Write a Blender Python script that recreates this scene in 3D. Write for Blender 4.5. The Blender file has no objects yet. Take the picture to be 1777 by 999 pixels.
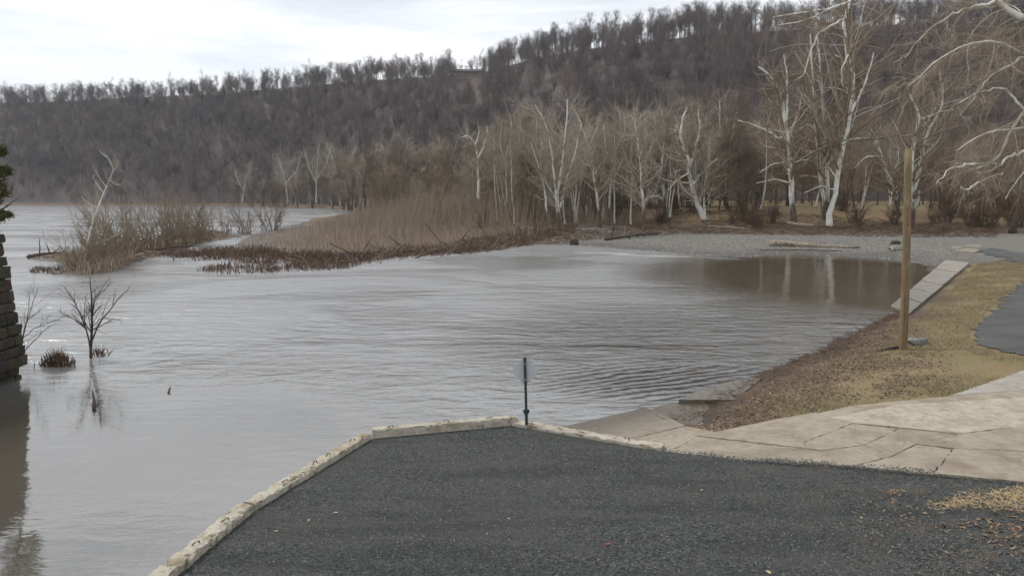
import bpy, math, random
import numpy as np
rng = np.random.default_rng(7); random.seed(7)
S = bpy.context.scene
# ------------------------------------------------------------------ camera, sky, sun, exposure
F = 1269.0; CZ = 5.5; PITCH = math.atan(156.5 / F)
cam = bpy.data.cameras.new('camera'); co = bpy.data.objects.new('camera', cam); S.collection.objects.link(co)
cam.sensor_width = 36; cam.lens = 36 * F / 1777; cam.clip_start = 0.1; cam.clip_end = 6000
co.location = (0, 0, CZ); co.rotation_euler = (math.pi / 2 - PITCH, 0, 0); S.camera = co
S.render.resolution_x, S.render.resolution_y = 1024, 575
S.view_settings.view_transform = 'Standard'; S.view_settings.look = 'None'
S.view_settings.exposure = 0.66; S.view_settings.gamma = 1.0; S.view_settings.use_curve_mapping = False
S.cycles.max_bounces = 6; S.cycles.diffuse_bounces = 2; S.cycles.glossy_bounces = 3; S.cycles.volume_bounces = 0
S.cycles.use_denoising = True; S.cycles.denoising_prefilter = 'ACCURATE'; S.cycles.sample_clamp_indirect = 4.0
SUN_EL, SUN_AZ = math.radians(48), math.radians(298)      # azimuth clockwise from +Y: high on the left
W = bpy.data.worlds.new('World'); S.world = W; W.use_nodes = True
nt = W.node_tree; N = nt.nodes; L = nt.links; N.clear()
wo = N.new('ShaderNodeOutputWorld'); bg = N.new('ShaderNodeBackground'); L.new(bg.outputs[0], wo.inputs[0])
sky = N.new('ShaderNodeTexSky'); sky.sky_type = 'NISHITA'; sky.sun_disc = False
sky.sun_elevation = SUN_EL; sky.sun_rotation = SUN_AZ
sc_ = N.new('ShaderNodeVectorMath'); sc_.operation = 'SCALE'; sc_.inputs['Scale'].default_value = 0.10
L.new(sky.outputs[0], sc_.inputs[0])
tc = N.new('ShaderNodeTexCoord')
def cloud(scale, vec, detail, rough, lo, hi):
    mp = N.new('ShaderNodeMapping'); mp.inputs['Scale'].default_value = vec; L.new(tc.outputs['Generated'], mp.inputs[0])
    nz = N.new('ShaderNodeTexNoise'); nz.inputs['Scale'].default_value = scale; nz.inputs['Detail'].default_value = detail
    nz.inputs['Roughness'].default_value = rough; nz.inputs['Distortion'].default_value = 0.6; L.new(mp.outputs[0], nz.inputs[0])
    mr = N.new('ShaderNodeMapRange'); mr.inputs[1].default_value = lo; mr.inputs[2].default_value = hi; L.new(nz.outputs[0], mr.inputs[0])
    return mr.outputs[0]
c1 = cloud(1.3, (1, 1, 6.5), 7, 0.6, 0.36, 0.62)
cmx = N.new('ShaderNodeMix'); cmx.data_type = 'RGBA'; L.new(c1, cmx.inputs[0])
cmx.inputs[6].default_value = (0.44, 0.475, 0.52, 1); cmx.inputs[7].default_value = (0.755, 0.765, 0.78, 1)
mx = N.new('ShaderNodeMix'); mx.data_type = 'RGBA'; mx.inputs[0].default_value = 0.93
L.new(sc_.outputs[0], mx.inputs[6]); L.new(cmx.outputs[2], mx.inputs[7]); L.new(mx.outputs[2], bg.inputs[0]); bg.inputs[1].default_value = 1.0
sun = bpy.data.lights.new('sun', 'SUN'); so = bpy.data.objects.new('sun', sun); S.collection.objects.link(so)
sun.energy = 1.5; sun.angle = math.radians(14); sun.color = (1, 0.95, 0.88)
so.rotation_euler = (math.pi / 2 - SUN_EL, 0, math.pi - SUN_AZ)

# ------------------------------------------------------------------ helpers
def ray(u, v):
    x = (u - 888.5) / F; y = (v - 499.5) / F
    return np.array([x, math.cos(PITCH) - y * math.sin(PITCH), -math.sin(PITCH) - y * math.cos(PITCH)])
def P(u, v, z=0.0):                       # pixel -> point on the level z
    d = ray(u, v); t = (z - CZ) / d[2]; return np.array([d[0] * t, d[1] * t, z])
def PD(u, v, Y):                          # pixel -> point at depth Y
    d = ray(u, v); t = Y / d[1]; return np.array([d[0] * t, Y, CZ + d[2] * t])
def px(Y): return Y / F                   # metres per photo pixel at depth Y
COL = S.collection
def mesh_np(name, V, Fq, smooth=True):
    V = np.asarray(V, np.float32); Fq = np.asarray(Fq, np.int32); k = Fq.shape[1]
    me = bpy.data.meshes.new(name); me.vertices.add(len(V)); me.vertices.foreach_set('co', V.ravel())
    me.loops.add(Fq.size); me.loops.foreach_set('vertex_index', Fq.ravel())
    me.polygons.add(len(Fq)); me.polygons.foreach_set('loop_start', np.arange(0, Fq.size, k, dtype=np.int32))
    me.polygons.foreach_set('use_smooth', np.full(len(Fq), smooth))
    me.update(calc_edges=True); return me
def mesh_py(name, V, Fs, smooth=False):
    me = bpy.data.meshes.new(name); me.from_pydata([tuple(map(float, v)) for v in V], [], Fs)
    me.polygons.foreach_set('use_smooth', np.full(len(me.polygons), smooth)); me.update(); return me
def obj(name, me, mat=None, parent=None, loc=None):
    o = bpy.data.objects.new(name, me); COL.objects.link(o)
    if mat is not None and me is not None and len(me.materials) == 0: me.materials.append(mat)
    if parent is not None: o.parent = parent
    if loc is not None: o.location = loc
    return o
def tag(o, label, cat, group=None, kind=None):
    o['label'] = label; o['category'] = cat
    if group: o['group'] = group
    if kind: o['kind'] = kind
    return o
def thing(name, label, cat, loc=(0, 0, 0), group=None, rz=0):
    o = obj(name, None, loc=loc); o.rotation_euler[2] = rz; return tag(o, label, cat, group)
def struct(o): o['kind'] = 'structure'; return o
def stuff(o, label, cat): return tag(o, label, cat, kind='stuff')
def copy_tree(root, loc, rz=0, sc=1.0, lean=0.0):
    r = root.copy(); COL.objects.link(r); r.location = loc; r.rotation_euler = (lean, 0, rz); r.scale = (sc,) * 3 if np.isscalar(sc) else sc
    for ch in root.children:
        c = ch.copy(); COL.objects.link(c); c.parent = r
    return r
def smooth(a, b, x): t = np.clip((x - a) / (b - a), 0, 1); return t * t * (3 - 2 * t)
def vnoise(x, y, s, seed=0):              # cheap smooth value noise
    x = np.asarray(x) * s + 100.3; y = np.asarray(y) * s + 57.7
    xi = np.floor(x).astype(np.int64); yi = np.floor(y).astype(np.int64); fx = x - xi; fy = y - yi
    fx = fx * fx * (3 - 2 * fx); fy = fy * fy * (3 - 2 * fy)
    def h(i, j):
        n = (i * 374761393 + j * 668265263 + seed * 1274126177) & 0x7fffffff
        n = ((n ^ (n >> 13)) * 1103515245) & 0x7fffffff
        return ((n ^ (n >> 16)) & 0xffff) / 65535.0
    return (h(xi, yi) * (1 - fx) + h(xi + 1, yi) * fx) * (1 - fy) + (h(xi, yi + 1) * (1 - fx) + h(xi + 1, yi + 1) * fx) * fy
def poly_sd(pts, X, Y):                   # signed distance, positive inside
    pts = np.asarray(pts)[:, :2]; n = len(pts); d = np.full(X.shape, 1e9); ins = np.zeros(X.shape, bool)
    for i in range(n):
        a = pts[i]; b = pts[(i + 1) % n]; e = b - a; wx = X - a[0]; wy = Y - a[1]
        t = np.clip((wx * e[0] + wy * e[1]) / (e @ e + 1e-9), 0, 1)
        d = np.minimum(d, (wx - t * e[0]) ** 2 + (wy - t * e[1]) ** 2)
        c = ((a[1] <= Y) & (b[1] > Y)) | ((b[1] <= Y) & (a[1] > Y))
        if abs(e[1]) > 1e-9: ins ^= c & (X < a[0] + (Y - a[1]) / e[1] * e[0])
    return np.where(ins, 1, -1) * np.sqrt(d)

# ------------------------------------------------------------------ materials
class Mt:
    def __init__(s, name, rough=0.9, spec=0.3):
        s.m = bpy.data.materials.new(name); s.m.use_nodes = True; s.t = s.m.node_tree; s.N = s.t.nodes; s.L = s.t.links
        s.b = s.N['Principled BSDF']; s.b.inputs['Roughness'].default_value = rough; s.b.inputs['Specular IOR Level'].default_value = spec
        s.geo = None
    def pos(s):
        if s.geo is None: s.geo = s.N.new('ShaderNodeNewGeometry')
        return s.geo.outputs['Position']
    def objco(s):
        return s.N.new('ShaderNodeTexCoord').outputs['Object']
    def noise(s, scale, vec=(1, 1, 1), detail=4, rough=0.6, co=None, dist=0.0):
        mp = s.N.new('ShaderNodeMapping'); mp.inputs['Scale'].default_value = vec; s.L.new(co or s.pos(), mp.inputs[0])
        n = s.N.new('ShaderNodeTexNoise'); n.inputs['Scale'].default_value = scale; n.inputs['Detail'].default_value = detail
        n.inputs['Roughness'].default_value = rough; n.inputs['Distortion'].default_value = dist
        s.L.new(mp.outputs[0], n.inputs[0]); return n.outputs[0]
    def voro(s, scale, co=None, feat='F1'):
        n = s.N.new('ShaderNodeTexVoronoi'); n.inputs['Scale'].default_value = scale; n.feature = feat; s.L.new(co or s.pos(), n.inputs[0]); return n
    def rng(s, v, a, b, c=0.0, d=1.0):
        n = s.N.new('ShaderNodeMapRange'); s.L.new(v, n.inputs[0])
        for i, q in enumerate((a, b, c, d)): n.inputs[i + 1].default_value = q
        return n.outputs[0]
    def ma(s, op, a, b=None):
        n = s.N.new('ShaderNodeMath'); n.operation = op
        for i, q in enumerate((a, b)):
            if q is None: continue
            if isinstance(q, (int, float)): n.inputs[i].default_value = q
            else: s.L.new(q, n.inputs[i])
        return n.outputs[0]
    def mix(s, f, a, b, mode='MIX'):
        n = s.N.new('ShaderNodeMix'); n.data_type = 'RGBA'; n.blend_type = mode
        for i, q in ((0, f), (6, a), (7, b)):
            if isinstance(q, (int, float)): n.inputs[i].default_value = q
            elif isinstance(q, tuple): n.inputs[i].default_value = (*q, 1)
            else: s.L.new(q, n.inputs[i])
        return n.outputs[2]
    def sep(s, v): n = s.N.new('ShaderNodeSeparateXYZ'); s.L.new(v, n.inputs[0]); return n.outputs
    def attr(s, name): n = s.N.new('ShaderNodeAttribute'); n.attribute_name = name; return n
    def orand(s): return s.N.new('ShaderNodeObjectInfo').outputs['Random']
    def color(s, c):
        if isinstance(c, tuple): s.b.inputs['Base Color'].default_value = (*c, 1)
        else: s.L.new(c, s.b.inputs['Base Color'])
    def bump(s, h, strength=1.0, dist=0.02):
        n = s.N.new('ShaderNodeBump'); n.inputs['Strength'].default_value = strength; n.inputs['Distance'].default_value = dist
        s.L.new(h, n.inputs['Height']); s.L.new(n.outputs[0], s.b.inputs['Normal']); return n
    def out(s): return s.m
def mat_simple(name, a, b, scale=4.0, rough=0.9, vec=(1, 1, 1), bump=0.0, spec=0.25, objvar=0.0, detail=4):
    m = Mt(name, rough, spec); n = m.noise(scale, vec, detail, co=m.objco()); c = m.mix(m.rng(n, 0.3, 0.7), a, b)
    if objvar:
        c = m.mix(m.rng(m.orand(), 0, 1, 0, objvar), c, tuple(0.55 * x for x in a))
    m.color(c)
    if bump: m.bump(n, 1.0, bump)
    return m.out()
def mat_island(name, cols, rough=.9, scale=.3, nmix=.4):
    m = Mt(name, rough, .2); geo = m.N.new('ShaderNodeNewGeometry'); rp = m.N.new('ShaderNodeValToRGB'); m.L.new(geo.outputs['Random Per Island'], rp.inputs[0]); e = rp.color_ramp.elements
    while len(e) < len(cols): e.new(.5)
    for i_, c in enumerate(cols): e[i_].position = i_ / (len(cols) - 1); e[i_].color = (*c, 1)
    n = m.noise(scale, detail=5); m.color(m.mix(m.rng(n, .35, .68, 0, nmix), rp.outputs[0], tuple(.5 * x for x in cols[0]))); return m.out()
def mat_sycamore(name, brown_to=4.0):
    m = Mt(name, 0.85, 0.2); o = m.objco(); z = m.sep(o)[2]
    n = m.noise(0.8, (1, 1, 0.35), 4, 0.6, o); n2 = m.noise(4.0, (1, 1, 0.5), 3, 0.6, o)
    white = m.mix(m.rng(n2, 0.35, 0.7), (0.70, 0.685, 0.64), (0.50, 0.48, 0.42))
    white = m.mix(m.rng(n, 0.53, 0.62), white, (0.30, 0.265, 0.19))
    bark = m.mix(m.rng(n2, 0.35, 0.65), (0.16, 0.12, 0.085), (0.07, 0.05, 0.04))
    f = m.rng(m.ma('ADD', z, m.ma('MULTIPLY', m.rng(n, 0.3, 0.7, -1, 1), brown_to * 0.5)), brown_to * 0.7, brown_to * 1.25)
    m.color(m.mix(f, bark, white)); m.bump(n2, 0.6, 0.05); return m.out()
M = {}
M['syc'] = mat_sycamore('sycamore_bark', 3.2); M['syc_white'] = mat_sycamore('sycamore_pale_bark', 0.3)
M['syc_limb'] = mat_simple('sycamore_limb_bark', (0.58, 0.55, 0.49), (0.40, 0.36, 0.29), 1.0)
M['twig_pale'] = mat_island('pale_twig_bark', [(0.42, 0.365, 0.285), (0.26, 0.21, 0.155), (0.50, 0.45, 0.37), (0.32, 0.26, 0.19)], scale=.15)
M['twig_tan'] = mat_island('tan_twig_bark', [(0.30, 0.235, 0.165), (0.20, 0.15, 0.105), (0.38, 0.315, 0.235), (0.24, 0.18, 0.12)], scale=.1)
M['twig_brown'] = mat_simple('brown_twig_bark', (0.23, 0.175, 0.13), (0.145, 0.108, 0.082), 0.6, objvar=0.45)
M['bark'] = mat_simple('grey_brown_bark', (0.13, 0.105, 0.085), (0.06, 0.047, 0.04), 3, vec=(1, 1, .3), objvar=0.5)
M['bark_dark'] = mat_simple('wet_dark_bark', (0.085, 0.064, 0.053), (0.04, 0.031, 0.027), 5)
def mat_hilltwig(k=1.0, name='hill_wood_bark'):
    m = Mt(name, 0.95, 0.1); r = m.orand(); p = m.noise(0.012, (1, 1, 1), 3, 0.6)
    c = m.mix(m.rng(p, 0.35, 0.65), tuple(k * x for x in (0.165, 0.143, 0.140)), tuple(k * x for x in (0.20, 0.155, 0.13)))
    c = m.mix(m.rng(r, 0.0, .8, 0, 0.9), c, tuple(k * x for x in (0.112, 0.099, 0.10))); c = m.mix(m.rng(r, 0.84, 0.86, 0, 0.75), c, tuple(k * x for x in (0.225, 0.18, 0.15)))
    m.color(c); return m.out()
M['hill'] = mat_hilltwig(); M['hill_trunk'] = mat_hilltwig(1.9, 'hill_trunk_bark')
M['stem'] = mat_island('willow_stem', [(0.20, 0.155, 0.115), (0.38, 0.30, 0.215), (0.13, 0.10, 0.078), (0.50, 0.42, 0.32), (0.28, 0.205, 0.135)], nmix=.35)
M['stem_grey'] = mat_simple('grey_willow_stem', (0.28, 0.225, 0.165), (0.16, 0.12, 0.085), 0.5, objvar=0.3)
M['litter'] = mat_island('wet_drift_litter', [(0.15, 0.085, 0.055), (0.07, 0.045, 0.032), (0.20, 0.13, 0.085), (0.05, 0.035, 0.027), (0.26, 0.20, 0.14)])
M['stalk'] = mat_island('dead_stalk', [(0.15, 0.095, 0.068), (0.055, 0.040, 0.033), (0.24, 0.165, 0.11), (0.085, 0.06, 0.047), (0.19, 0.10, 0.065)])
M['drift'] = mat_simple('weathered_driftwood', (0.40, 0.34, 0.26), (0.13, 0.105, 0.078), 3.5, vec=(1, 1, 1), bump=0.02)
M['drift_dark'] = mat_simple('wet_driftwood', (0.12, 0.085, 0.06), (0.045, 0.034, 0.028), 5, bump=0.02)
M['rust'] = mat_simple('rusty_bar', (0.16, 0.085, 0.05), (0.06, 0.04, 0.03), 30)

# ------------------------------------------------------------------ tree building, all in numpy batches
def tubes(batches, k=3):
    Vs, Fs, off = [], [], 0
    for pts, rad, kk in batches:
        if len(pts) == 0: continue
        n, m, _ = pts.shape; T = np.gradient(pts, axis=1); T /= np.linalg.norm(T, axis=2, keepdims=True) + 1e-9
        ref = np.where(np.abs(T[:, :1, 2:3]) > 0.8, np.array([[[1., 0, 0]]]), np.array([[[0, 0, 1.]]]))
        U = np.cross(T, np.broadcast_to(ref, T.shape)); U /= np.linalg.norm(U, axis=2, keepdims=True) + 1e-9
        B = np.cross(T, U); a = np.arange(kk) * 2 * math.pi / kk
        V = pts[:, :, None] + rad[:, :, None, None] * (np.cos(a)[None, None, :, None] * U[:, :, None] + np.sin(a)[None, None, :, None] * B[:, :, None])
        i = np.arange(n * m * kk).reshape(n, m, kk); j = np.roll(i, -1, 2)
        q = np.stack([i[:, :-1], j[:, :-1], j[:, 1:], i[:, 1:]], -1).reshape(-1, 4)
        Vs.append(V.reshape(-1, 3)); Fs.append(q + off); off += n * m * kk
    return np.concatenate(Vs), np.concatenate(Fs)
def resample(p, m):
    p = np.asarray(p, float); d = np.r_[0, np.cumsum(np.linalg.norm(np.diff(p, axis=0), axis=1))]
    t = np.linspace(0, d[-1], m); q = np.stack([np.interp(t, d, p[:, i]) for i in range(3)], 1)
    r = q.copy(); r[1:-1] = 0.5 * q[1:-1] + 0.25 * (q[:-2] + q[2:]); return r
def grow(pp, pr, n, tr, ln, ang, m, up=0.05, wig=0.15, rf=0.55, rend=0.3, rmin=0.006, absl=None, weight=None, R=None):
    R = R or rng
    plen = np.linalg.norm(np.diff(pp, axis=1), axis=2).sum(1)
    w = (plen if weight is None else weight) ; idx = R.choice(len(pp), n, p=w / w.sum())
    t = R.uniform(tr[0], tr[1], n); m0 = pp.shape[1]; f = t * (m0 - 1); i0 = np.minimum(f.astype(int), m0 - 2); fr = (f - i0)[:, None]
    a = pp[idx, i0]; b = pp[idx, i0 + 1]; pos = a * (1 - fr) + b * fr; T = b - a; T /= np.linalg.norm(T, axis=1, keepdims=True) + 1e-9
    r0 = (pr[idx, i0] * (1 - fr[:, 0]) + pr[idx, i0 + 1] * fr[:, 0])
    q = R.normal(size=(n, 3)); q -= (q * T).sum(1, keepdims=True) * T; q /= np.linalg.norm(q, axis=1, keepdims=True) + 1e-9
    an = np.radians(R.uniform(ang[0], ang[1], n))[:, None]; d = np.cos(an) * T + np.sin(an) * q
    Ln = (plen[idx] if absl is None else np.full(n, absl)) * R.uniform(ln[0], ln[1], n) * (1 - 0.45 * (t - tr[0]) / max(tr[1] - tr[0], 1e-6))
    pts = np.zeros((n, m, 3)); pts[:, 0] = pos
    for k in range(1, m):
        d = d + R.normal(size=(n, 3)) * wig + np.array([0, 0, up]); d /= np.linalg.norm(d, axis=1, keepdims=True)
        pts[:, k] = pts[:, k - 1] + d * (Ln / (m - 1))[:, None]
    rs = np.maximum(r0 * rf, rmin); rad = rs[:, None] * np.linspace(1, rend, m)[None]
    return pts, np.maximum(rad, rmin * 0.6)
def stroke(pts3, r0, r1, m=14, wob=0.0, R=None):
    q = resample(pts3, m)
    if wob: q[1:-1] += (R or rng).normal(size=(m - 2, 3)) * wob
    return q, np.linspace(r0, r1, m)
def flare(rad, f=1.5): rad = rad.copy(); rad[0] *= f; rad[1] *= 1 + (f - 1) * 0.3; return rad
def proto_tree(H, seed, spread=0.32, nl=14, nb=90, nt=420, tr=0.17, rt=0.03, twl=2.2, first=0.3, up=0.10, multi=1, ang=(25, 60)):
    R = np.random.default_rng(seed); tp, trd = [], []
    for s in range(multi):
        a = R.uniform(0, 6.28); ln = 0.03 + 0.12 * (multi > 1)
        p = np.array([[0, 0, -0.5]] + [[math.cos(a) * ln * H * t + R.normal() * .012 * H, math.sin(a) * ln * H * t + R.normal() * .012 * H, H * .82 * t] for t in np.linspace(0.12, 1, 6)])
        q, r = stroke(p, tr, tr * .2, 9); tp.append(q); trd.append(flare(r))
    tp = np.array(tp); trd = np.array(trd)
    l1 = grow(tp, trd, nl, (first, 1), (spread * .8, spread * 1.5), ang, 6, up, .13, .6, R=R)
    l2 = grow(*l1, nb, (.15, 1), (.4, .8), ang, 4, up * .6, .2, .6, rmin=rt, R=R)
    l3 = grow(l2[0], l2[1], nt, (.1, 1), (.6, 1.2), (20, 60), 3, up * .5, .2, .7, rmin=rt, absl=twl, R=R)
    return (tp, trd), l1, l2, l3

# ------------------------------------------------------------------ terrain
SHORE = [(960, 775), (1000, 740), (1075, 739), (1150, 741), (1205, 735), (1238, 708), (1268, 684), (1302, 662), (1345, 643), (1400, 620), (1470, 590), (1530, 556),
         (1572, 528), (1602, 500), (1616, 475), (1606, 460), (1560, 452), (1500, 447), (1380, 441), (1280, 447), (1180, 440), (1100, 434), (1040, 428),
         (990, 426), (940, 424), (895, 427), (850, 433), (780, 439), (700, 443), (640, 449), (600, 457), (560, 459), (510, 455), (460, 447), (425, 437), (405, 424), (440, 406), (490, 393), (545, 384),
         (600, 376), (640, 369), (600, 364), (560, 361.5), (480, 359), (400, 357.5), (200, 356.5), (0, 356), (-500, 355.5)]
main = [P(u, v)[:2] for u, v in SHORE] + [np.array(q) for q in ((-1500, 620), (-1500, 2500), (2500, 2500), (2500, -60), (-3.1, -60), (-3.1, 8.5), (-1.7, 13))]
ISL = [(95, 477), (150, 478), (205, 468), (245, 452), (300, 439), (345, 424), (420, 411), (380, 402), (300, 405), (220, 425), (150, 438), (60, 444), (42, 450), (110, 457)]
isl = [P(u, v)[:2] for u, v in ISL]
RA, RB, RC = P(1320, 797, .91), P(1650, 686, .90), P(1000, 738, .03)      # the plane of the boat ramp
rn = np.cross(RA - RC, RB - RC); rn /= rn[2]; RTOP = 0.93
def ramp_z(X, Y): return np.minimum(RA[2] - rn[0] * (X - RA[0]) - rn[1] * (Y - RA[1]), RTOP)
def PR(u, v):                             # pixel -> point on the ramp, which levels out at the top
    d = ray(u, v); o = np.array([0, 0, CZ]); q = o + d * (rn @ (RA - o)) / (rn @ d); return q if q[2] < RTOP else P(u, v, RTOP)
RAMP = [PR(*q) for q in [(940, 760), (985, 735), (1060, 712), (1130, 712), (1205, 742), (1240, 748), (1340, 728), (1480, 702), (1650, 684), (1777, 640), (2100, 560), (2300, 840), (1777, 834), (1320, 800), (1150, 782)]]
PATH_A, PATH_B = [P(1545, 533, .10), P(1640, 452, .35)], [P(1576, 547, .12), P(1683, 456, .40)]
PATHP = [PATH_A[0], PATH_A[1], PATH_B[1], PATH_B[0]]
def height(X, Y):
    X = np.asarray(X, float); Y = np.asarray(Y, float)
    d = poly_sd(main, X, Y); di = poly_sd(isl, X, Y)
    d = d + ((vnoise(X, Y, 1.4, 31) - .5) * .55 + (vnoise(X, Y, .4, 32) - .5) * .8) * (Y > 16)
    k = 0.20 + (0.022 - 0.20) * smooth(44, 62, Y)
    cap = 0.98 - 0.10 * smooth(40, 60, Y)
    land = cap * (1 - np.exp(-np.maximum(d, 0) * k / cap * 1.15)); land = np.where(d < 0, np.maximum(d * 0.15, -0.9), land)
    n = (vnoise(X, Y, .35, 1) - .5) * .16 + (vnoise(X, Y, 1.3, 2) - .5) * .06
    land += n * smooth(-1, 4, d) * smooth(12, 30, Y)
    yb = 150 + (104 - 150) * smooth(8, 34, X)
    s1 = smooth(0, 24, Y - yb); right = smooth(5, 30, X + (Y - 100) * 0.1)
    land += (2.7 * s1 + 0.010 * np.maximum(Y - yb - 24, 0)) * (0.25 + 0.75 * right) * (d > 0)
    isz = np.where(di > -3, 0.38 * (1 - np.exp(-np.maximum(di, 0) * .35)) + np.minimum(di, 0) * .2 + (vnoise(X, Y, .5, 5) - .5) * .15 * (di > 0), -9)
    z = np.maximum(land, isz)
    rp = poly_sd(RAMP, X, Y); z = z + (ramp_z(X, Y) - 0.05 - z) * smooth(-0.5, 0.05, rp); z = z - 0.3 * smooth(.1, .4, rp)
    pp = poly_sd(PATHP, X, Y); z = np.where(pp > -0.3, np.minimum(z, 0.08 + (Y - PATH_A[0][1]) * .012), z)
    z = np.where((Y < 14.2) & (X > -6) & (X < 14), np.minimum(z, 0.80), z)
    return z, d, di
na, nr = 760, 420
ang = np.radians(np.linspace(-58, 58, na)); rr = 4.5 * (1900 / 4.5) ** (np.arange(nr) / (nr - 1))
A, Rr = np.meshgrid(ang, rr); GX, GY = Rr * np.sin(A), Rr * np.cos(A)
GZ, GD, GI = height(GX, GY)
i = np.arange(na * nr).reshape(nr, na); quads = np.stack([i[:-1, :-1], i[:-1, 1:], i[1:, 1:], i[1:, :-1]], -1).reshape(-1, 4)
gme = mesh_np('ground', np.stack([GX, GY, GZ], -1).reshape(-1, 3), quads)
# surface kinds: r grass, g gravel, b leaf litter, a pale trampled grass
wn = vnoise(GX, GY, .12, 9) - .5; wn2 = vnoise(GX, GY, .7, 10) - .5
yb_ = 150 + (104 - 150) * smooth(8, 34, GX)
near = 1 - smooth(56, 62, GY + 6 * wn)
grass = near * smooth(0.7, 2.6, GD + 1.0 * wn2)
bar = smooth(57, 62, GY + 6 * wn) * (1 - smooth(-7, -3, GY - yb_ + 5 * wn)) * smooth(1, 8, GX + (GY - 62) * -0.05 + 4 * wn) * (1 - smooth(64, 74, GX))
litter = smooth(-7, -3, GY - yb_ + 5 * wn) * (1 - smooth(6, 14, GY - yb_)) * smooth(-6, 4, GX) + near * (1 - smooth(0.7, 2.8, GD + 1.2 * wn2)) * .9
field = smooth(14, 24, GY - yb_) * smooth(30, 44, GX)
bank = smooth(6, 14, GY - yb_) * (1 - smooth(16, 26, GY - yb_)) * smooth(20, 36, GX)
cols = np.stack([np.clip(grass + field, 0, 1), np.clip(bar, 0, 1), np.clip(litter, 0, 1), np.clip(bank, 0, 1)], -1).reshape(-1, 4).astype(np.float32)
ca = gme.attributes.new('kinds', 'FLOAT_COLOR', 'POINT'); ca.data.foreach_set('color', cols.ravel())
def mat_ground():
    m = Mt('ground_mix', 0.95, 0.2); at = m.attr('kinds'); c = at.outputs['Color']; sp = m.N.new('ShaderNodeSeparateColor'); m.L.new(c, sp.inputs[0])
    nf = m.noise(9, detail=6, rough=.7); nm = m.noise(0.45, detail=5); nl = m.noise(1.6, detail=5)
    soil = m.mix(m.rng(nf, .3, .7), (0.10, 0.072, 0.05), (0.165, 0.12, 0.08))
    gr = m.mix(m.rng(nm, .40, .62), (0.25, 0.195, 0.12), (0.185, 0.168, 0.08)); gr = m.mix(m.rng(nf, .3, .7, 0, .8), gr, (0.15, 0.115, 0.055))
    gr = m.mix(m.rng(nl, .50, .68, 0, .75), gr, (0.235, 0.155, 0.085))
    v = m.voro(6.5); st = m.mix(m.rng(v.outputs['Distance'], 0, .75), (0.24, 0.228, 0.205), (0.11, 0.103, 0.093))
    st = m.mix(m.rng(nl, .35, .65, 0, .55), st, (0.17, 0.16, 0.14))
    li = m.mix(m.rng(nf, .35, .62), (0.125, 0.082, 0.055), (0.06, 0.045, 0.033)); li = m.mix(m.rng(nl, .5, .7, 0, .6), li, (0.17, 0.115, 0.07))
    bk = m.mix(m.rng(nf, .35, .65), (0.25, 0.175, 0.09), (0.13, 0.095, 0.055))
    col = m.mix(sp.outputs[0], soil, gr); col = m.mix(sp.outputs[1], col, st); col = m.mix(sp.outputs[2], col, li); col = m.mix(at.outputs['Alpha'], col, bk)
    z = m.sep(m.pos())[2]; wet = m.rng(m.ma('ADD', z, m.rng(nl, .3, .7, -.05, .05)), 0.05, 0.20, 1, 0)
    m.color(m.mix(m.ma('MULTIPLY', wet, .55), col, (0.03, 0.024, 0.018))); m.L.new(m.rng(wet, 0, 1, .95, .35), m.b.inputs['Roughness'])
    m.bump(m.ma('ADD', nf, m.ma('MULTIPLY', v.outputs['Distance'], .5)), .8, .06); return m.out()
struct(obj('ground', gme, mat_ground()))

# ------------------------------------------------------------------ hill
HU = np.array([-900, -300, 0, 200, 400, 600, 750, 850, 950, 1050, 1200, 1400, 1777, 2400, 3000.])
HV = np.array([196, 192, 185, 178, 168, 150, 140, 132, 104, 90, 74, 62, 48, 40, 40.])
HY = np.array([900, 780, 715, 670, 630, 590, 552, 525, 490, 465, 432, 402, 372, 345, 330.])
FY = np.array([640, 590, 556, 530, 500, 430, 330, 290, 260, 250, 235, 222, 210, 200, 195.])
FZ = np.array([0.8, .8, .8, .8, .8, 1.5, 2.5, 3.2, 4, 4.3, 4.6, 4.6, 4.4, 4.2, 4.2])
def hill_pt(u, t):
    u = np.asarray(u, float); t = np.asarray(t, float)
    yr = np.interp(u, HU, HY); yf = np.interp(u, HU, FY); zr = CZ + (343 - np.interp(u, HU, HV)) / F * yr; zf = np.interp(u, HU, FZ)
    Y = yf + (yr - yf) * t; X = (u - 888.5) / F * Y
    e = np.where(t < 1, np.sin(np.clip(t, 0, 1) * 1.15) / math.sin(1.15), 1 - (np.maximum(t, 1) - 1) * .5)
    z = zf - 1.2 * (t <= 0) + (zr - zf) * e + (vnoise(X, Y, .02, 3) - .5) * 9 * np.clip(t, 0, 1) * np.clip(1.15 - t, 0, 1)
    return np.stack([X, Y, z], -1)
uu, tt = np.meshgrid(np.linspace(-900, 3000, 260), np.r_[-0.08, np.linspace(0, 1.5, 46)])
hp = hill_pt(uu, tt); i = np.arange(uu.size).reshape(uu.shape); quads = np.stack([i[:-1, :-1], i[:-1, 1:], i[1:, 1:], i[1:, :-1]], -1).reshape(-1, 4)
struct(obj('hill', mesh_np('hill', hp.reshape(-1, 3), quads), mat_simple('hill_leaf_litter', (0.118, 0.094, 0.083), (0.09, 0.076, 0.07), 0.05, detail=8)))

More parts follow.
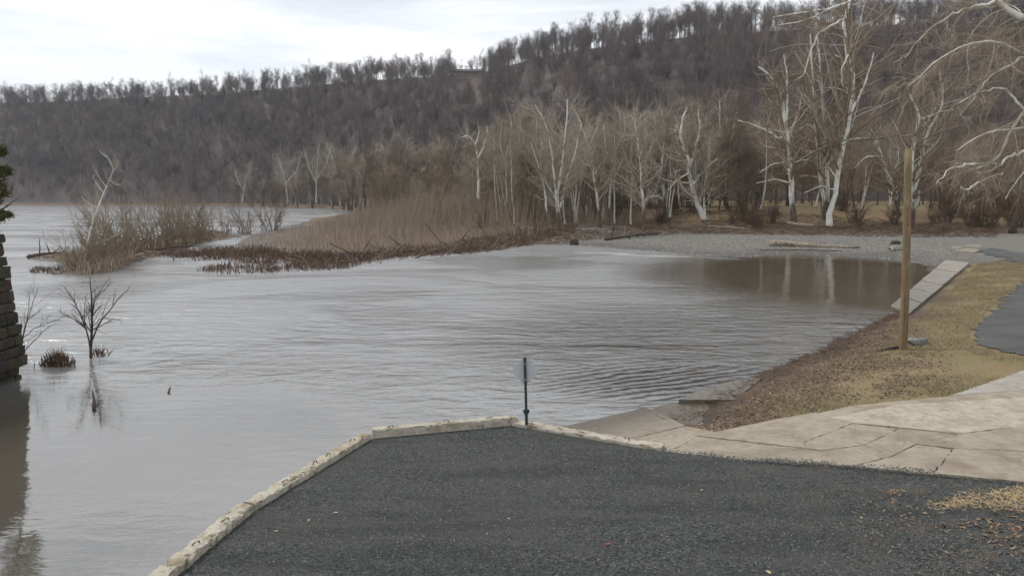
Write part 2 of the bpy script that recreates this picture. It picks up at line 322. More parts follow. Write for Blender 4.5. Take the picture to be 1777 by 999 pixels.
# ------------------------------------------------------------------ river
def mat_water():
    m = Mt('river_water', 0.04, 0.5); m.b.inputs['IOR'].default_value = 2.9
    xyz = m.sep(m.pos())
    def blob(cx, cy, rx, ry, lo=.3, hi=1.0):
        a = m.ma('DIVIDE', m.ma('SUBTRACT', xyz[0], cx), rx); b = m.ma('DIVIDE', m.ma('SUBTRACT', xyz[1], cy), ry)
        return m.rng(m.ma('SQRT', m.ma('ADD', m.ma('MULTIPLY', a, a), m.ma('MULTIPLY', b, b))), lo, hi, 1, 0)
    n0 = m.noise(0.9, (0.8, 1.9, 1), 4, .6, dist=.4); n1 = m.noise(0.28, (0.7, 1.6, 1), 3, .55, dist=.5); n2 = m.noise(3.4, (0.55, 1.5, 1), 3, .6)
    patch = m.rng(m.noise(0.055, (1, 1.6, 1), 3, .6, dist=1.0), .40, .62)
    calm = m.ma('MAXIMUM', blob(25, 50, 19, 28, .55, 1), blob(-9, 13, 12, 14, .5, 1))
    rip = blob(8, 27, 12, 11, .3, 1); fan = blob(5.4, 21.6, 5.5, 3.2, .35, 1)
    amp = m.ma('MULTIPLY', m.ma('ADD', 0.5, m.ma('MULTIPLY', patch, 0.6)), m.rng(calm, 0, 1, 1, 0.10))
    m.L.new(m.ma('MULTIPLY', m.rng(amp, .05, .9, .04, .27), m.rng(m.ma('MAXIMUM', rip, fan), 0, 1, 1, .15)), m.b.inputs['Roughness'])
    amp = m.ma('ADD', amp, m.ma('MULTIPLY', rip, 1.25))
    h = m.ma('ADD', m.ma('MULTIPLY', n0, 0.15), m.ma('ADD', m.ma('MULTIPLY', n1, 0.13), m.ma('MULTIPLY', n2, 0.028)))
    ph = m.ma('ADD', m.ma('ADD', m.ma('MULTIPLY', xyz[0], -6.6), m.ma('MULTIPLY', xyz[1], 13.5)), m.ma('MULTIPLY', n1, 26.0))
    wv = m.ma('MULTIPLY', m.ma('MULTIPLY', m.ma('SINE', ph), fan), .05)
    m.bump(m.ma('ADD', m.ma('MULTIPLY', h, amp), wv), 1.0, 1.0)
    silt_sheen = m.mix(m.rng(m.noise(.05, detail=3), .35, .65), (0.085, 0.072, 0.052), (0.066, 0.055, 0.039))
    silt_sheen = m.mix(m.ma('MULTIPLY', m.rng(calm, 0, 1, 1, 0), m.rng(rip, 0, 1, 1, .3)), silt_sheen, (0.19, 0.19, 0.187)); silt_sheen = m.mix(m.ma('MULTIPLY', m.ma('MAXIMUM', fan, m.ma('MULTIPLY', rip, .6)), .9), silt_sheen, (0.03, 0.027, 0.022)); silt_sheen = m.mix(m.ma('MULTIPLY', blob(-9, 13, 12, 14, .5, 1), .12), silt_sheen, (0.16, 0.162, 0.163))  # silvery sky sheen and dark ripple facets painted into the muddy body colour
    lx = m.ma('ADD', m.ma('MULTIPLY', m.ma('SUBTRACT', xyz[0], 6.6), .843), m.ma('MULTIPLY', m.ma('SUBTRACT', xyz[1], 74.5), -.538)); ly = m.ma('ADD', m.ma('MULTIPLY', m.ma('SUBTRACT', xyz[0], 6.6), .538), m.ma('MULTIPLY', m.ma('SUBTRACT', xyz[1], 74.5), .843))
    sky_slick = m.ma('MULTIPLY', m.ma('MULTIPLY', m.rng(lx, -1, 3), m.rng(lx, 13, 18, 1, 0)), m.rng(m.ma('ABSOLUTE', m.ma('ADD', ly, m.rng(n1, .3, .7, -1.2, 1.2))), .15, 1.0, 1, 0))
    sky_slick = m.ma('MULTIPLY', sky_slick, m.rng(n0, .25, .6)); m.color(m.mix(m.ma('MULTIPLY', sky_slick, .8), silt_sheen, (0.62, 0.63, 0.63))); return m.out()  # sky reflection on a smooth slick, painted as a whitish streak
wa = np.radians(np.linspace(-70, 70, 40)); wr = np.r_[1.0, 6, 20, 60, 150, 400, 1000]
A, Rr = np.meshgrid(wa, wr); V = np.stack([Rr * np.sin(A), Rr * np.cos(A), 0 * A], -1).reshape(-1, 3)
i = np.arange(A.size).reshape(A.shape); quads = np.stack([i[:-1, :-1], i[:-1, 1:], i[1:, 1:], i[1:, :-1]], -1).reshape(-1, 4)
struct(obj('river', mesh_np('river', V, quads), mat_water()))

# ------------------------------------------------------------------ gravel lot, boat ramp, path, road
def prism(poly, thick, top=None):
    n = len(poly); V = [np.array(p) for p in poly] + [np.array(p) - np.array([0, 0, thick]) for p in poly]
    return V, [list(range(n))[::-1] if False else list(range(n))] + [[(i + 1) % n, i, n + i, n + (i + 1) % n] for i in range(n)]
def ccw(poly):
    p = np.array(poly); a = np.sum(p[:, 0] * np.roll(p[:, 1], -1) - np.roll(p[:, 0], -1) * p[:, 1]); return poly if a > 0 else poly[::-1]
def inset(poly, d):
    out = []
    for i_ in range(len(poly)):
        a, b, c = poly[i_ - 1], poly[i_], poly[(i_ + 1) % len(poly)]; e, f = (b - a)[:2], (c - b)[:2]; e = e / np.linalg.norm(e); f = f / np.linalg.norm(f); n1, n2 = np.array([-e[1], e[0]]), np.array([-f[1], f[0]])
        out.append(b + np.r_[(n1 + n2) * d / max(1 + n1 @ n2, .35), 0])
    return out
def jag(poly, step, amp, seed):
    R = np.random.default_rng(seed); out = []
    for a, b in zip(poly, poly[1:] + poly[:1]):
        n = max(1, int(np.linalg.norm(b - a) / step))
        for k in range(n):
            q = a + (b - a) * k / n
            if k: q = q + np.r_[R.normal(size=2) * amp, 0]
            out.append(q)
    return out
LZ = 0.90
def mat_lot():
    m = Mt('dark_crushed_gravel', 0.95, 0.25); v = m.voro(44); n = m.noise(55, detail=4, rough=.75); nl = m.noise(0.5, (1, 2, 1), 5); ns = m.noise(2.2, detail=5)
    cr = m.N.new('ShaderNodeSeparateColor'); m.L.new(v.outputs['Color'], cr.inputs[0])
    c = m.mix(m.rng(cr.outputs[0], 0, 1), (0.012, 0.0135, 0.013), (0.135, 0.142, 0.134)); c = m.mix(m.rng(cr.outputs[1], .985, .99), c, (0.24, 0.24, 0.23))
    c = m.mix(m.rng(nl, .42, .62, 0, .65), c, (0.095, 0.098, 0.09)); c = m.mix(m.rng(m.noise(.9, (.35, 2.2, 1), 6, .65), .46, .62, 0, .5), c, (0.030, 0.033, 0.032)); c = m.mix(m.rng(n, .45, .7, 0, .5), c, (0.038, 0.041, 0.039))
    x = m.sep(m.pos()); f = m.ma('MULTIPLY', m.rng(x[0], 3.0, 7.5), m.rng(ns, .50, .66)); c = m.mix(m.ma('MULTIPLY', f, .6), c, (0.17, 0.115, 0.07))
    m.color(c); m.bump(m.ma('ADD', v.outputs['Distance'], m.ma('MULTIPLY', ns, 2.0)), 1.0, .035); return m.out()
KI = [P(212, 1080, LZ), P(302, 999, LZ), P(442, 886, LZ), P(645, 761, LZ), P(885, 738, LZ), P(1148, 783, LZ)]    # inner foot of the kerb
lot_edge = KI + [P(1230, 790, LZ), P(1320, 800, LZ), P(1420, 806, LZ), P(1560, 818, LZ), P(1680, 826, LZ), P(1777, 836, LZ), P(2300, 860, LZ), np.array([14, 4., LZ]), np.array([-6, 4., LZ])]
# outward skirt under the kerb, down to the bed
V, Fc = prism(ccw(jag(lot_edge, .25, .012, 3)), 0.5)
struct(obj('gravel_lot', mesh_py('gravel_lot', V, Fc), mat_lot()))
def mat_concrete(name, a, b, stain=(0.15, 0.115, 0.08), sscale=1.2):
    m = Mt(name, 0.9, 0.25); n = m.noise(38, detail=5, rough=.7); nm = m.noise(sscale, detail=6, rough=.65); r = m.orand()
    c = m.mix(m.rng(n, .3, .7), a, b); c = m.mix(m.rng(nm, .47, .66, 0, .7), c, stain); c = m.mix(m.rng(r, 0, 1, 0, .30), c, (0.265, 0.24, 0.20)); c = m.mix(m.rng(m.noise(5, detail=8, rough=.75), .44, .70, 0, .75), c, (0.19, 0.155, 0.115)); nk = m.noise(.8, detail=2); cv = m.voro(.55, feat='DISTANCE_TO_EDGE'); wp_ = m.N.new('ShaderNodeVectorMath'); wp_.operation = 'ADD'; m.L.new(m.pos(), wp_.inputs[0]); nn = m.N.new('ShaderNodeTexNoise'); nn.inputs['Scale'].default_value = 1.5; nn.inputs['Detail'].default_value = 6; m.L.new(m.pos(), nn.inputs[0]); m.L.new(nn.outputs['Color'], wp_.inputs[1]); m.L.new(wp_.outputs[0], cv.inputs[0]); c = m.mix(m.ma('MULTIPLY', m.rng(cv.outputs['Distance'], 0, .010, .5, 0), m.rng(nk, .45, .55)), c, (0.05, 0.04, 0.03))
    z = m.sep(m.pos())[2]; wet = m.rng(m.ma('ADD', z, m.rng(nm, .3, .7, -.06, .06)), 0.08, 0.50, 1, 0)
    m.color(m.mix(m.ma('MULTIPLY', wet, .7), c, (0.055, 0.045, 0.035))); m.L.new(m.rng(wet, 0, 1, .9, .25), m.b.inputs['Roughness'])
    m.bump(m.ma('ADD', n, nm), .7, .012); return m.out()
M['conc'] = mat_concrete('old_tan_concrete', (0.37, 0.325, 0.255), (0.275, 0.235, 0.18))
M['conc_pale'] = mat_concrete('pale_patch_concrete', (0.46, 0.41, 0.33), (0.38, 0.335, 0.265), (0.28, 0.23, 0.17))
M['conc_grey'] = mat_concrete('grey_path_concrete', (0.40, 0.38, 0.34), (0.31, 0.29, 0.255), (0.21, 0.18, 0.14))
def mat_kerb():
    m = Mt('worn_kerb_concrete', 0.9, 0.2); o = m.pos(); n = m.noise(14, detail=6, rough=.7); n2 = m.noise(3.2, detail=5)
    c = m.mix(m.rng(n, .3, .7), (0.45, 0.41, 0.335), (0.32, 0.28, 0.215)); c = m.mix(m.rng(n2, .52, .66, 0, .8), c, (0.25, 0.20, 0.125)); c = m.mix(m.rng(n2, .56, .36, 0, .4), c, (0.58, 0.55, 0.48))
    c = m.mix(m.rng(m.noise(9, detail=6), .56, .66, 0, .75), c, (0.11, 0.092, 0.06)); m.color(c); m.bump(m.ma('ADD', n, n2), 1, .03); return m.out()
M['kerb'] = mat_kerb()
ramp = struct(obj('boat_ramp', None))
SL = {  # slabs of the ramp, corners in pixels on the ramp plane
    'conc': [[(905, 740), (985, 722), (1060, 706), (1120, 706), (1190, 738), (1097, 760), (1010, 750)],
             [(1097, 760), (1190, 738), (1245, 749), (1210, 756), (1180, 774), (1150, 782), (1130, 768)], [(1210, 756), (1370, 774), (1318, 799), (1150, 782), (1180, 774)],
             [(1210, 756), (1245, 749), (1340, 729), (1415, 716), (1478, 735), (1395, 768), (1370, 774)],
             [(1370, 774), (1395, 768), (1478, 735), (1560, 743), (1500, 772), (1425, 782)], [(1370, 774), (1425, 782), (1500, 772), (1545, 792), (1480, 808), (1318, 799)], [(1560, 743), (1665, 753), (1590, 770), (1545, 792), (1500, 772)],
             [(1480, 808), (1545, 792), (1590, 770), (1655, 778), (1620, 822)], [(1590, 770), (1665, 753), (1840, 730), (1840, 786), (1655, 778)], [(1655, 778), (1840, 786), (1840, 842), (1620, 822)],
             [(1415, 716), (1480, 702), (1650, 686), (1840, 672), (1840, 684), (1560, 703), (1440, 726)],
             [(1840, 730), (2250, 690), (2300, 850), (1840, 842)]],
    'conc_pale': [[(1440, 726), (1560, 703), (1840, 684), (1840, 730), (1665, 753), (1478, 735)],
                  [(1840, 672), (2200, 600), (2250, 690), (1840, 730)]],
    'conc_grey': [[(1650, 686), (1722, 661), (1840, 660), (1840, 672)], [(1722, 661), (1777, 641), (2000, 575), (2200, 600), (1840, 660)]]}
k = 0
for mk, polys in SL.items():
    for pl in polys:
        k += 1; R = np.random.default_rng(k); pts = [PR(*q) for q in pl]; c = np.mean(pts, axis=0)
        pts = inset(ccw(pts), .0065); dz = R.uniform(-.012, .012) + (.006 if mk == 'conc_pale' else 0); tx, ty = R.normal(size=2) * .0025
        pts = [p + np.array([0, 0, dz + tx * (p - c)[0] + ty * (p - c)[1]]) for p in pts]
        V, Fc = prism(jag(pts, .10, .009, k), .22); obj('slab', mesh_py('slab', V, Fc), M[mk], ramp)
def block(poly_px, z, thick, mat, name, label, cat):
    pts = jag(ccw([P(*q, z) for q in poly_px]), .15, .012, len(label)); c = np.mean(pts, 0); V, Fc = prism([p - c for p in pts], thick)
    return tag(obj(name, mesh_py(name, V, Fc), mat, loc=c), label, cat)
block([(1178, 693), (1212, 676), (1290, 655), (1322, 655), (1276, 693)], 0.13, .2, M['conc_grey'], 'concrete_slab', 'broken wet concrete slab lying at the water edge beside the ramp', 'slab')
block([(1080, 730), (1150, 702), (1212, 698), (1252, 706), (1206, 737), (1140, 736)], 0.02, .16, M['conc'], 'concrete_slab', 'flat wet concrete slab awash just beside the ramp', 'slab')
path = struct(obj('concrete_path', None))
for s in range(7):
    a, b = s / 7 + .004, (s + 1) / 7 - .004
    q = [PATH_A[0] + (PATH_A[1] - PATH_A[0]) * a, PATH_B[0] + (PATH_B[1] - PATH_B[0]) * a, PATH_B[0] + (PATH_B[1] - PATH_B[0]) * b, PATH_A[0] + (PATH_A[1] - PATH_A[0]) * b]
    V, Fc = prism(ccw(jag([p + np.array([0, 0, .05 + .01 * (s % 2)]) for p in q], .5, .02, s)), .3); obj('slab', mesh_py('slab', V, Fc), M['conc_grey'], path)
def sheet(name, polyxy, mat, off, step=0.5):
    p = np.array(polyxy)[:, :2]; x0, y0 = p.min(0); x1, y1 = p.max(0)
    X, Y = np.meshgrid(np.arange(x0, x1 + step, step), np.arange(y0, y1 + step, step)); sd = poly_sd(polyxy, X, Y) + (vnoise(X, Y, .9, 4) - .5) * step * 2 + (vnoise(X, Y, 3.1, 14) - .5) * .5
    Z = height(X, Y)[0] + off; i = np.arange(X.size).reshape(X.shape)
    q = np.stack([i[:-1, :-1], i[:-1, 1:], i[1:, 1:], i[1:, :-1]], -1).reshape(-1, 4); keep = (sd.ravel()[q] > 0).all(1); q = q[keep]
    used, inv = np.unique(q, return_inverse=True); V = np.stack([X, Y, Z], -1).reshape(-1, 3)[used]
    return obj(name, mesh_np(name, V, inv.reshape(-1, 4)), mat)
def mat_road():
    m = Mt('worn_asphalt', 0.85, 0.3); n = m.noise(40, detail=4, rough=.7); nm = m.noise(.5, detail=5)
    c = m.mix(m.rng(n, .3, .7), (0.04, 0.041, 0.042), (0.085, 0.086, 0.086)); c = m.mix(m.rng(nm, .45, .7, 0, .5), c, (0.12, 0.118, 0.112)); m.color(m.mix(m.rng(m.noise(2.5, detail=7, rough=.7), .52, .68, 0, .6), c, (0.12, 0.10, 0.072))); m.bump(n, .6, .01); return m.out()
M['road'] = mat_road()
struct(sheet('road', [P(1777, 603, 1), P(1735, 594, 1), P(1702, 582, 1), P(1686, 568, 1), P(1690, 553, 1), P(1712, 530, 1), P(1742, 505, 1), P(1777, 482, 1), P(1880, 445, 1), P(2300, 470, 1), P(2300, 620, 1)], M['road'], .03, .09))
struct(sheet('lane', [P(1690, 424, .9), P(1777, 446, .9), P(1900, 470, .9), P(2000, 440, .9), P(1777, 428, .9), P(1720, 421, .9)], M['road'], .05, .5))
# broken concrete apron between path and lane
for n_, (u, v, w, h_) in enumerate([(1622, 434, 20, 4), (1645, 440, 22, 5), (1650, 428, 26, 4), (1680, 434, 24, 4), (1668, 445, 22, 5), (1690, 426, 20, 3), (1630, 445, 16, 4)]):
    z = float(height(*[np.array([c]) for c in P(u, v, .6)[:2]])[0][0]); q = [(u - w, v + h_ * .4), (u - w * .2, v - h_), (u + w, v - h_ * .3), (u + w * .5, v + h_)]
    block(q, z + .08, .2, M['conc'], 'concrete_rubble', ['flat tan concrete piece nearest the gravel bar', 'flat tan concrete piece above the pale path end', 'long tan concrete piece behind the path end', 'tan concrete piece beside the far lane', 'tan concrete piece where the pale path ends', 'small tan concrete piece farthest from the water', 'tan concrete piece at the pool corner'][n_], 'concrete')['group'] = 'broken concrete at the path end'

# ------------------------------------------------------------------ kerb blocks along the lot
def rough_bar(p0, p1, w, h, seed, seg=.05, chip=.02):
    p0, p1 = np.array(p0), np.array(p1); Ln = np.linalg.norm(p1 - p0); T = (p1 - p0) / Ln; Sd = np.array([T[1], -T[0], 0.]); n = int(Ln / seg) + 1; R = np.random.default_rng(seed)
    prof = np.array([(-.5, 0), (-.5, .62), (-.49, .95), (-.45, 1), (-.15, 1.0), (.15, 1.0), (.45, 1), (.49, .95), (.5, .62), (.5, 0)]); V = []
    for k in range(n + 1):
        t = k / n
        for j, (a, b) in enumerate(prof):
            q = np.array([a * w, b * h]); e = 2.0 if j in (2, 3, 6, 7) else (0 if j in (0, 9) else .35)
            nx = (vnoise(np.array([t * Ln * 9]), np.array([j * 1.7]), 1.0, seed)[0] - .5) * 2; nx = nx * abs(nx) * 1.6; q = q + np.array([-np.sign(a) * max(nx, -.2), -abs(nx) * .7]) * chip * e
            V.append(Sd * q[0] + T * (t * Ln) + np.array([0, 0, q[1]]))
    m = len(prof); Fc = [[k * m + j, k * m + j + 1, (k + 1) * m + j + 1, (k + 1) * m + j] for k in range(n) for j in range(m - 1)]
    Fc += [list(range(m))[::-1], [n * m + j for j in range(m)]]
    return V, Fc, T, Sd
def ring_mesh(r, th, arc=math.pi, n=9):
    a = np.linspace(0, arc, n); p = np.stack([np.cos(a) * r, 0 * a, np.sin(a) * r], -1)[None]; V, Q = tubes([(p, np.full((1, n), th), 5)]); return mesh_np('metal_loop', V, Q)
LOOP = ring_mesh(.055, .009); LOOP.materials.append(M['rust'])
def kerb(p0, p1, w, h, seed, label, loops, chip=.02, low=.35):
    V, Fc, T, Sd = rough_bar(p0, p1, w, h + low, seed, chip=chip); c = np.array(p0) - np.array([0, 0, low])
    k = thing('kerb_block', label, 'kerb', c, 'concrete kerb blocks round the gravel lot'); obj('body', mesh_py('body', V, Fc, False), M['kerb'], k)
    for t in loops:
        o = obj('metal_loop', LOOP, parent=k, loc=np.array(T) * np.linalg.norm(np.array(p1) - p0) * t + np.array([0, 0, h + low - .005])); o.rotation_euler = (random.uniform(.3, 1.2), 0, math.atan2(T[1], T[0]) + random.uniform(-.5, .5))
    return k
def off(p, q, w): p, q = np.array(p), np.array(q); T = (q - p) / np.linalg.norm(q - p); n = np.array([-T[1], T[0], 0]) * w; return p + n, q + n
for a, b, w, h, sd, lb, lp, ch, gap in [
    (KI[0], KI[2], .25, .12, 1, 'worn concrete kerb block nearest the camera on the river side', (.55, .8), .035, .03),
    (KI[2], KI[3], .24, .11, 2, 'long cracked concrete kerb block sloping beside the river', (.25, .5, .62, .86), .03, .03),
    (KI[3], KI[4] + np.array([.18, .04, 0]), .20, .17, 3, 'tall squared concrete kerb block ending beside the sign post', (.12, .5, .8), .012, .02),
    (KI[4] + np.array([.02, -.02, 0]), KI[5], .27, .07, 4, 'low pale kerb block running from the sign post to the ramp', (.12, .33, .48, .78), .015, .02)]:
    T = (b - a) / np.linalg.norm(b - a); p, q = off(a + T * gap, b - T * gap, w / 2); kerb(p, q, w, h, sd, lb, lp, ch)
# wall below the kerb, standing in the river
for a, b in ((KI[0], KI[3]), (KI[3], KI[4])): pass
wallp = [KI[0], KI[2], KI[3], KI[4]]
WV = []
for p in wallp: WV.append(p)
o0 = [off(wallp[0], wallp[1], .2)[0], off(wallp[1], wallp[2], .2)[0], off(wallp[2], wallp[3], .17)[0], off(wallp[2], wallp[3], .17)[1]]
V = [np.array([*p[:2], LZ - .34]) for p in wallp + o0[::-1]]; V, Fc = prism(ccw(V), 1.6)
tag(obj('retaining_wall', mesh_py('retaining_wall', V, Fc), M['conc']), 'concrete retaining wall under the kerb on the river side', 'wall')

# ------------------------------------------------------------------ sign post
M['post'] = mat_simple('dark_green_paint', (0.012, 0.030, 0.032), (0.03, 0.045, 0.045), 12, rough=.5, spec=.4)
M['alu'] = mat_simple('dull_aluminium', (0.47, 0.48, 0.49), (0.42, 0.43, 0.44), 5, rough=.55, spec=.5); 
def prism_z(n, r0, r1, h, z0=0, a0=0.):
    a = np.arange(n) * 2 * math.pi / n + a0; V = [(r0 * math.cos(t), r0 * math.sin(t), z0) for t in a] + [(r1 * math.cos(t), r1 * math.sin(t), z0 + h) for t in a]
    return V, [[i, (i + 1) % n, n + (i + 1) % n, n + i] for i in range(n)] + [list(range(n))[::-1], [n + i for i in range(n)]]
sb = P(914, 742, LZ); sp_ = thing('sign_post', 'leaning dark green steel post carrying a grey diamond sign', 'sign', sb); sp_.rotation_euler = (0, math.radians(-1.6), 0)
ph = px(sb[1]) * 129
V, Fc = prism_z(8, .030, .030, ph * .24); obj('ground_socket', mesh_py('ground_socket', V, Fc), M['post'], sp_)
V, Fc = prism_z(4, .036, .036, ph * .78, ph * .22, .785); obj('post', mesh_py('post', V, Fc), M['post'], sp_)
V, Fc = prism_z(8, .065, .065, .055, ph * .22); V2, F2 = prism_z(8, .045, .045, .09, ph * .20); obj('collar', mesh_py('collar', V + V2, Fc + [[i + len(V) for i in f] for f in F2]), M['post'], sp_)
s_ = px(sb[1]) * 27; cz_ = ph * .80; pl = []
for q in range(4):
    c = math.pi / 2 * q
    for da in (-.12, -.06, 0, .06, .12):
        rr_ = s_ * (1 - abs(da) * 1.0 - .0) * (1 if abs(da) > .1 else 1 - .05 * (1 - abs(da) / .12)); pl.append((rr_ * math.cos(c + da), rr_ * math.sin(c + da)))
V = [(x, .040, cz_ + y) for x, y in pl] + [(x, .046, cz_ + y) for x, y in pl]; n = len(pl)
o = obj('sign_panel', mesh_py('sign_panel', V, [list(range(n)), [n + i for i in range(n)][::-1]] + [[(i + 1) % n, i, n + i, n + (i + 1) % n] for i in range(n)]), M['alu'], sp_); o['label'] = 'bare grey back of a diamond sign'
for dz in (-.16, .16):
    V, Fc = prism_z(6, .014, .014, .014); b = obj('bolt', mesh_py('bolt', V, Fc), M['alu'], sp_, loc=(0, -.03, cz_ + dz)); b.rotation_euler[0] = math.pi / 2

# ------------------------------------------------------------------ wooden pole and what lies at its foot
def gz(X, Y): return float(height(np.array([X]), np.array([Y]))[0][0])
def ground_at(u, v, z=.8):
    for _ in range(8):
        p = P(u, v, z); z = .5 * z + .5 * gz(p[0], p[1])
    return P(u, v, gz(*P(u, v, z)[:2]))
def mat_pole():
    m = Mt('treated_pole_wood', 0.85, 0.2); o = m.objco(); n = m.noise(9, (1, 1, .06), 5, .65, o); n2 = m.noise(1.1, (1, 1, .6), 4, .6, o)
    c = m.mix(m.rng(n, .3, .7), (0.22, 0.155, 0.085), (0.145, 0.10, 0.055)); c = m.mix(m.rng(n2, .46, .62, 0, .7), c, (0.15, 0.14, 0.07)); n3 = m.noise(30, (1, 1, .03), 4, .7, o); c = m.mix(m.rng(n3, .56, .66, 0, .75), c, (0.05, 0.035, 0.022)); c = m.mix(m.rng(m.noise(3, (1, 1, .4), 6, .7, o), .52, .7, 0, .6), c, (0.30, 0.25, 0.17)); c = m.mix(m.rng(n2, .44, .30, 0, .6), c, (0.16, 0.085, 0.055))
    m.color(c); m.bump(n, .8, .01); return m.out()
pb = ground_at(1567, 606); r_ = px(pb[1]) * 7.0; top = PD(1577.5, 259, pb[1])
k, n = 14, 16; a = np.arange(k) * 2 * math.pi / k; V = []
for j in range(n + 1):
    t = j / n; c = (top - pb) * t + np.array([.02 * math.sin(t * 5), 0, -.3 * (1 - t) ** 8]); r = r_ * (1.0 - .18 * t); V += [c + np.array([r * math.cos(q) * (1 + .04 * math.sin(q * 3 + t * 4)), r * math.sin(q), 0]) for q in a]
Fc = [[j * k + i, j * k + (i + 1) % k, (j + 1) * k + (i + 1) % k, (j + 1) * k + i] for j in range(n) for i in range(k)] + [[n * k + i for i in range(k)]]
wp = thing('wooden_pole', 'tall bare wooden pole standing on the grass bank', 'pole', pb); obj('shaft', mesh_py('shaft', V, Fc, True), mat_pole(), wp)
M['kn'] = mat_simple('dark_knot', (0.07, 0.04, 0.025), (0.04, 0.025, 0.02), 20)
for t, q in ((.18, -1.9), (.42, -1.3), (.63, -1.7), (.8, -1.2), (.3, -1.0)):
    V, Fc = prism_z(7, r_ * .16, r_ * .1, .012); c = (top - pb) * t; r = r_ * (1 - .18 * t) * .97; kn = obj('knot', mesh_py('knot', V, Fc), M['kn'], wp, loc=c + np.array([r * math.cos(q), r * math.sin(q), 0])); kn.rotation_euler = (0, math.pi / 2, q)
def log_mesh(p0, p1, r0, r1, seed, bend=.1, n=14, k=9, rough=.18):
    R = np.random.default_rng(seed); p0, p1 = np.array(p0, float), np.array(p1, float); L_ = np.linalg.norm(p1 - p0); T = (p1 - p0) / L_
    U = np.cross(T, (0, 0, 1.)); U /= np.linalg.norm(U); B = np.cross(U, T); V = []; b = R.normal(size=2) * bend * L_; w1, w2 = R.uniform(0, 6, 2)
    for j in range(n + 1):
        t = j / n; c = p0 + (p1 - p0) * t + U * b[0] * math.sin(t * 3.14 + .2 * math.sin(w1)) * .5 + B * b[1] * math.sin(t * 5 + w2) * .15; r = r0 + (r1 - r0) * t
        if j in (0, n): r *= .7
        for i in range(k):
            q = 2 * math.pi * i / k; s = 1 + rough * math.sin(q * 2 + w1 + t * 3) + R.normal() * rough * .35; V.append(c + r * s * (math.cos(q) * U + math.sin(q) * B) + T * (R.normal() * r * .5 if j in (0, n) else 0))
    Fc = [[j * k + (i + 1) % k, j * k + i, (j + 1) * k + i, (j + 1) * k + (i + 1) % k] for j in range(n) for i in range(k)] + [list(range(k)), [n * k + i for i in range(k)][::-1]]
    return V, Fc
def log(name, q0, q1, r0, r1, seed, mat, label, cat='log', bend=.08, lift=(.0, .0), z=None, branches=0, **kw):
    a, b = [(ground_at(*q) if z is None else P(*q, z)) for q in (q0, q1)]; a[2] += r0 * .6 + lift[0]; b[2] += r1 * .6 + lift[1]; c = (a + b) / 2; c[2] = min(a[2], b[2]) - max(r0, r1)
    V, Fc = log_mesh(a - c, b - c, r0, r1, seed, bend, **kw)
    if not branches: return tag(obj(name, mesh_py(name, V, Fc, True), mat, loc=c), label, cat)
    t = thing(name, label, cat, c); obj('trunk', mesh_py('trunk', V, Fc, True), mat, t); R = np.random.default_rng(seed + 50)
    bp, br = stroke([a - c, (a + b) / 2 - c, b - c], r0, r1, 8)
    l = grow(bp[None], br[None], branches, (.1, 1), (.15, .4), (30, 80), 5, .08, .2, .5, rmin=.02, R=R); obj('branches', mesh_np('branches', *tubes([(*l, 4)])), mat, t); return t
M['rock'] = mat_simple('grey_concrete_lump', (0.25, 0.245, 0.22), (0.14, 0.135, 0.12), 6, bump=.02)
def lump(name, c, size, seed, mat, label, cat, rz=0, n=10):
    R = np.random.default_rng(seed); V, Fc = [], []; m = 6
    for j in range(m + 1):
        f = math.pi * j / m
        for i in range(n):
            q = 2 * math.pi * i / n; d = np.array([math.sin(f) * math.cos(q), math.sin(f) * math.sin(q), math.cos(f)]); d = np.sign(d) * np.abs(d) ** .6; V.append(d * (1 + R.normal() * .07) * np.array(size) + np.array([0, 0, size[2] * .55]))
    Fc = [[j * n + i, (j + 1) * n + i, (j + 1) * n + (i + 1) % n, j * n + (i + 1) % n] for j in range(m) for i in range(n)]
    o = tag(obj(name, mesh_py(name, V, Fc, False), mat, loc=c), label, cat); o.rotation_euler[2] = rz; return o
lump('rock', ground_at(1588, 598), (.52, .22, .16), 3, M['rock'], 'long grey concrete lump lying behind the foot of the wooden pole', 'rock', .35)
log('log', (1520, 611), (1574, 604), .05, .07, 5, M['bark_dark'], 'short dark wet log lying in front of the wooden pole', n=8)
log('stick', (1531, 581), (1537, 588), .03, .03, 6, M['bark_dark'], 'small dark stick poking up on the bank left of the pole', 'stick', lift=(.18, 0), n=5)

# ------------------------------------------------------------------ stone bridge pier with its evergreen
def mat_stone():
    m = Mt('mossy_pier_stone', 0.9, 0.2); n = m.noise(9, detail=6, rough=.7); n2 = m.noise(2.0, detail=5); r = m.orand()
    c = m.mix(r, (0.03, 0.026, 0.023), (0.065, 0.055, 0.044)); c = m.mix(m.rng(n, .4, .7, 0, .7), c, (0.045, 0.038, 0.034)); c = m.mix(m.rng(n2, .5, .62, 0, .75), c, (0.06, 0.058, 0.022)); c = m.mix(m.rng(n2, .42, .34, 0, .6), c, (0.085, 0.05, 0.027))
    m.color(c); m.bump(n, 1, .03); return m.out()
M['stone'] = mat_stone(); M['mortar'] = mat_simple('dark_mortar', (0.03, 0.026, 0.022), (0.05, 0.042, 0.035), 8)
PX1, PY0, PH, PDp = -14.85, 16.5, 4.62, 5.6
pier = thing('bridge_pier', 'dark mossy stone bridge pier standing in the river at the left', 'bridge pier', (PX1, PY0, 0))
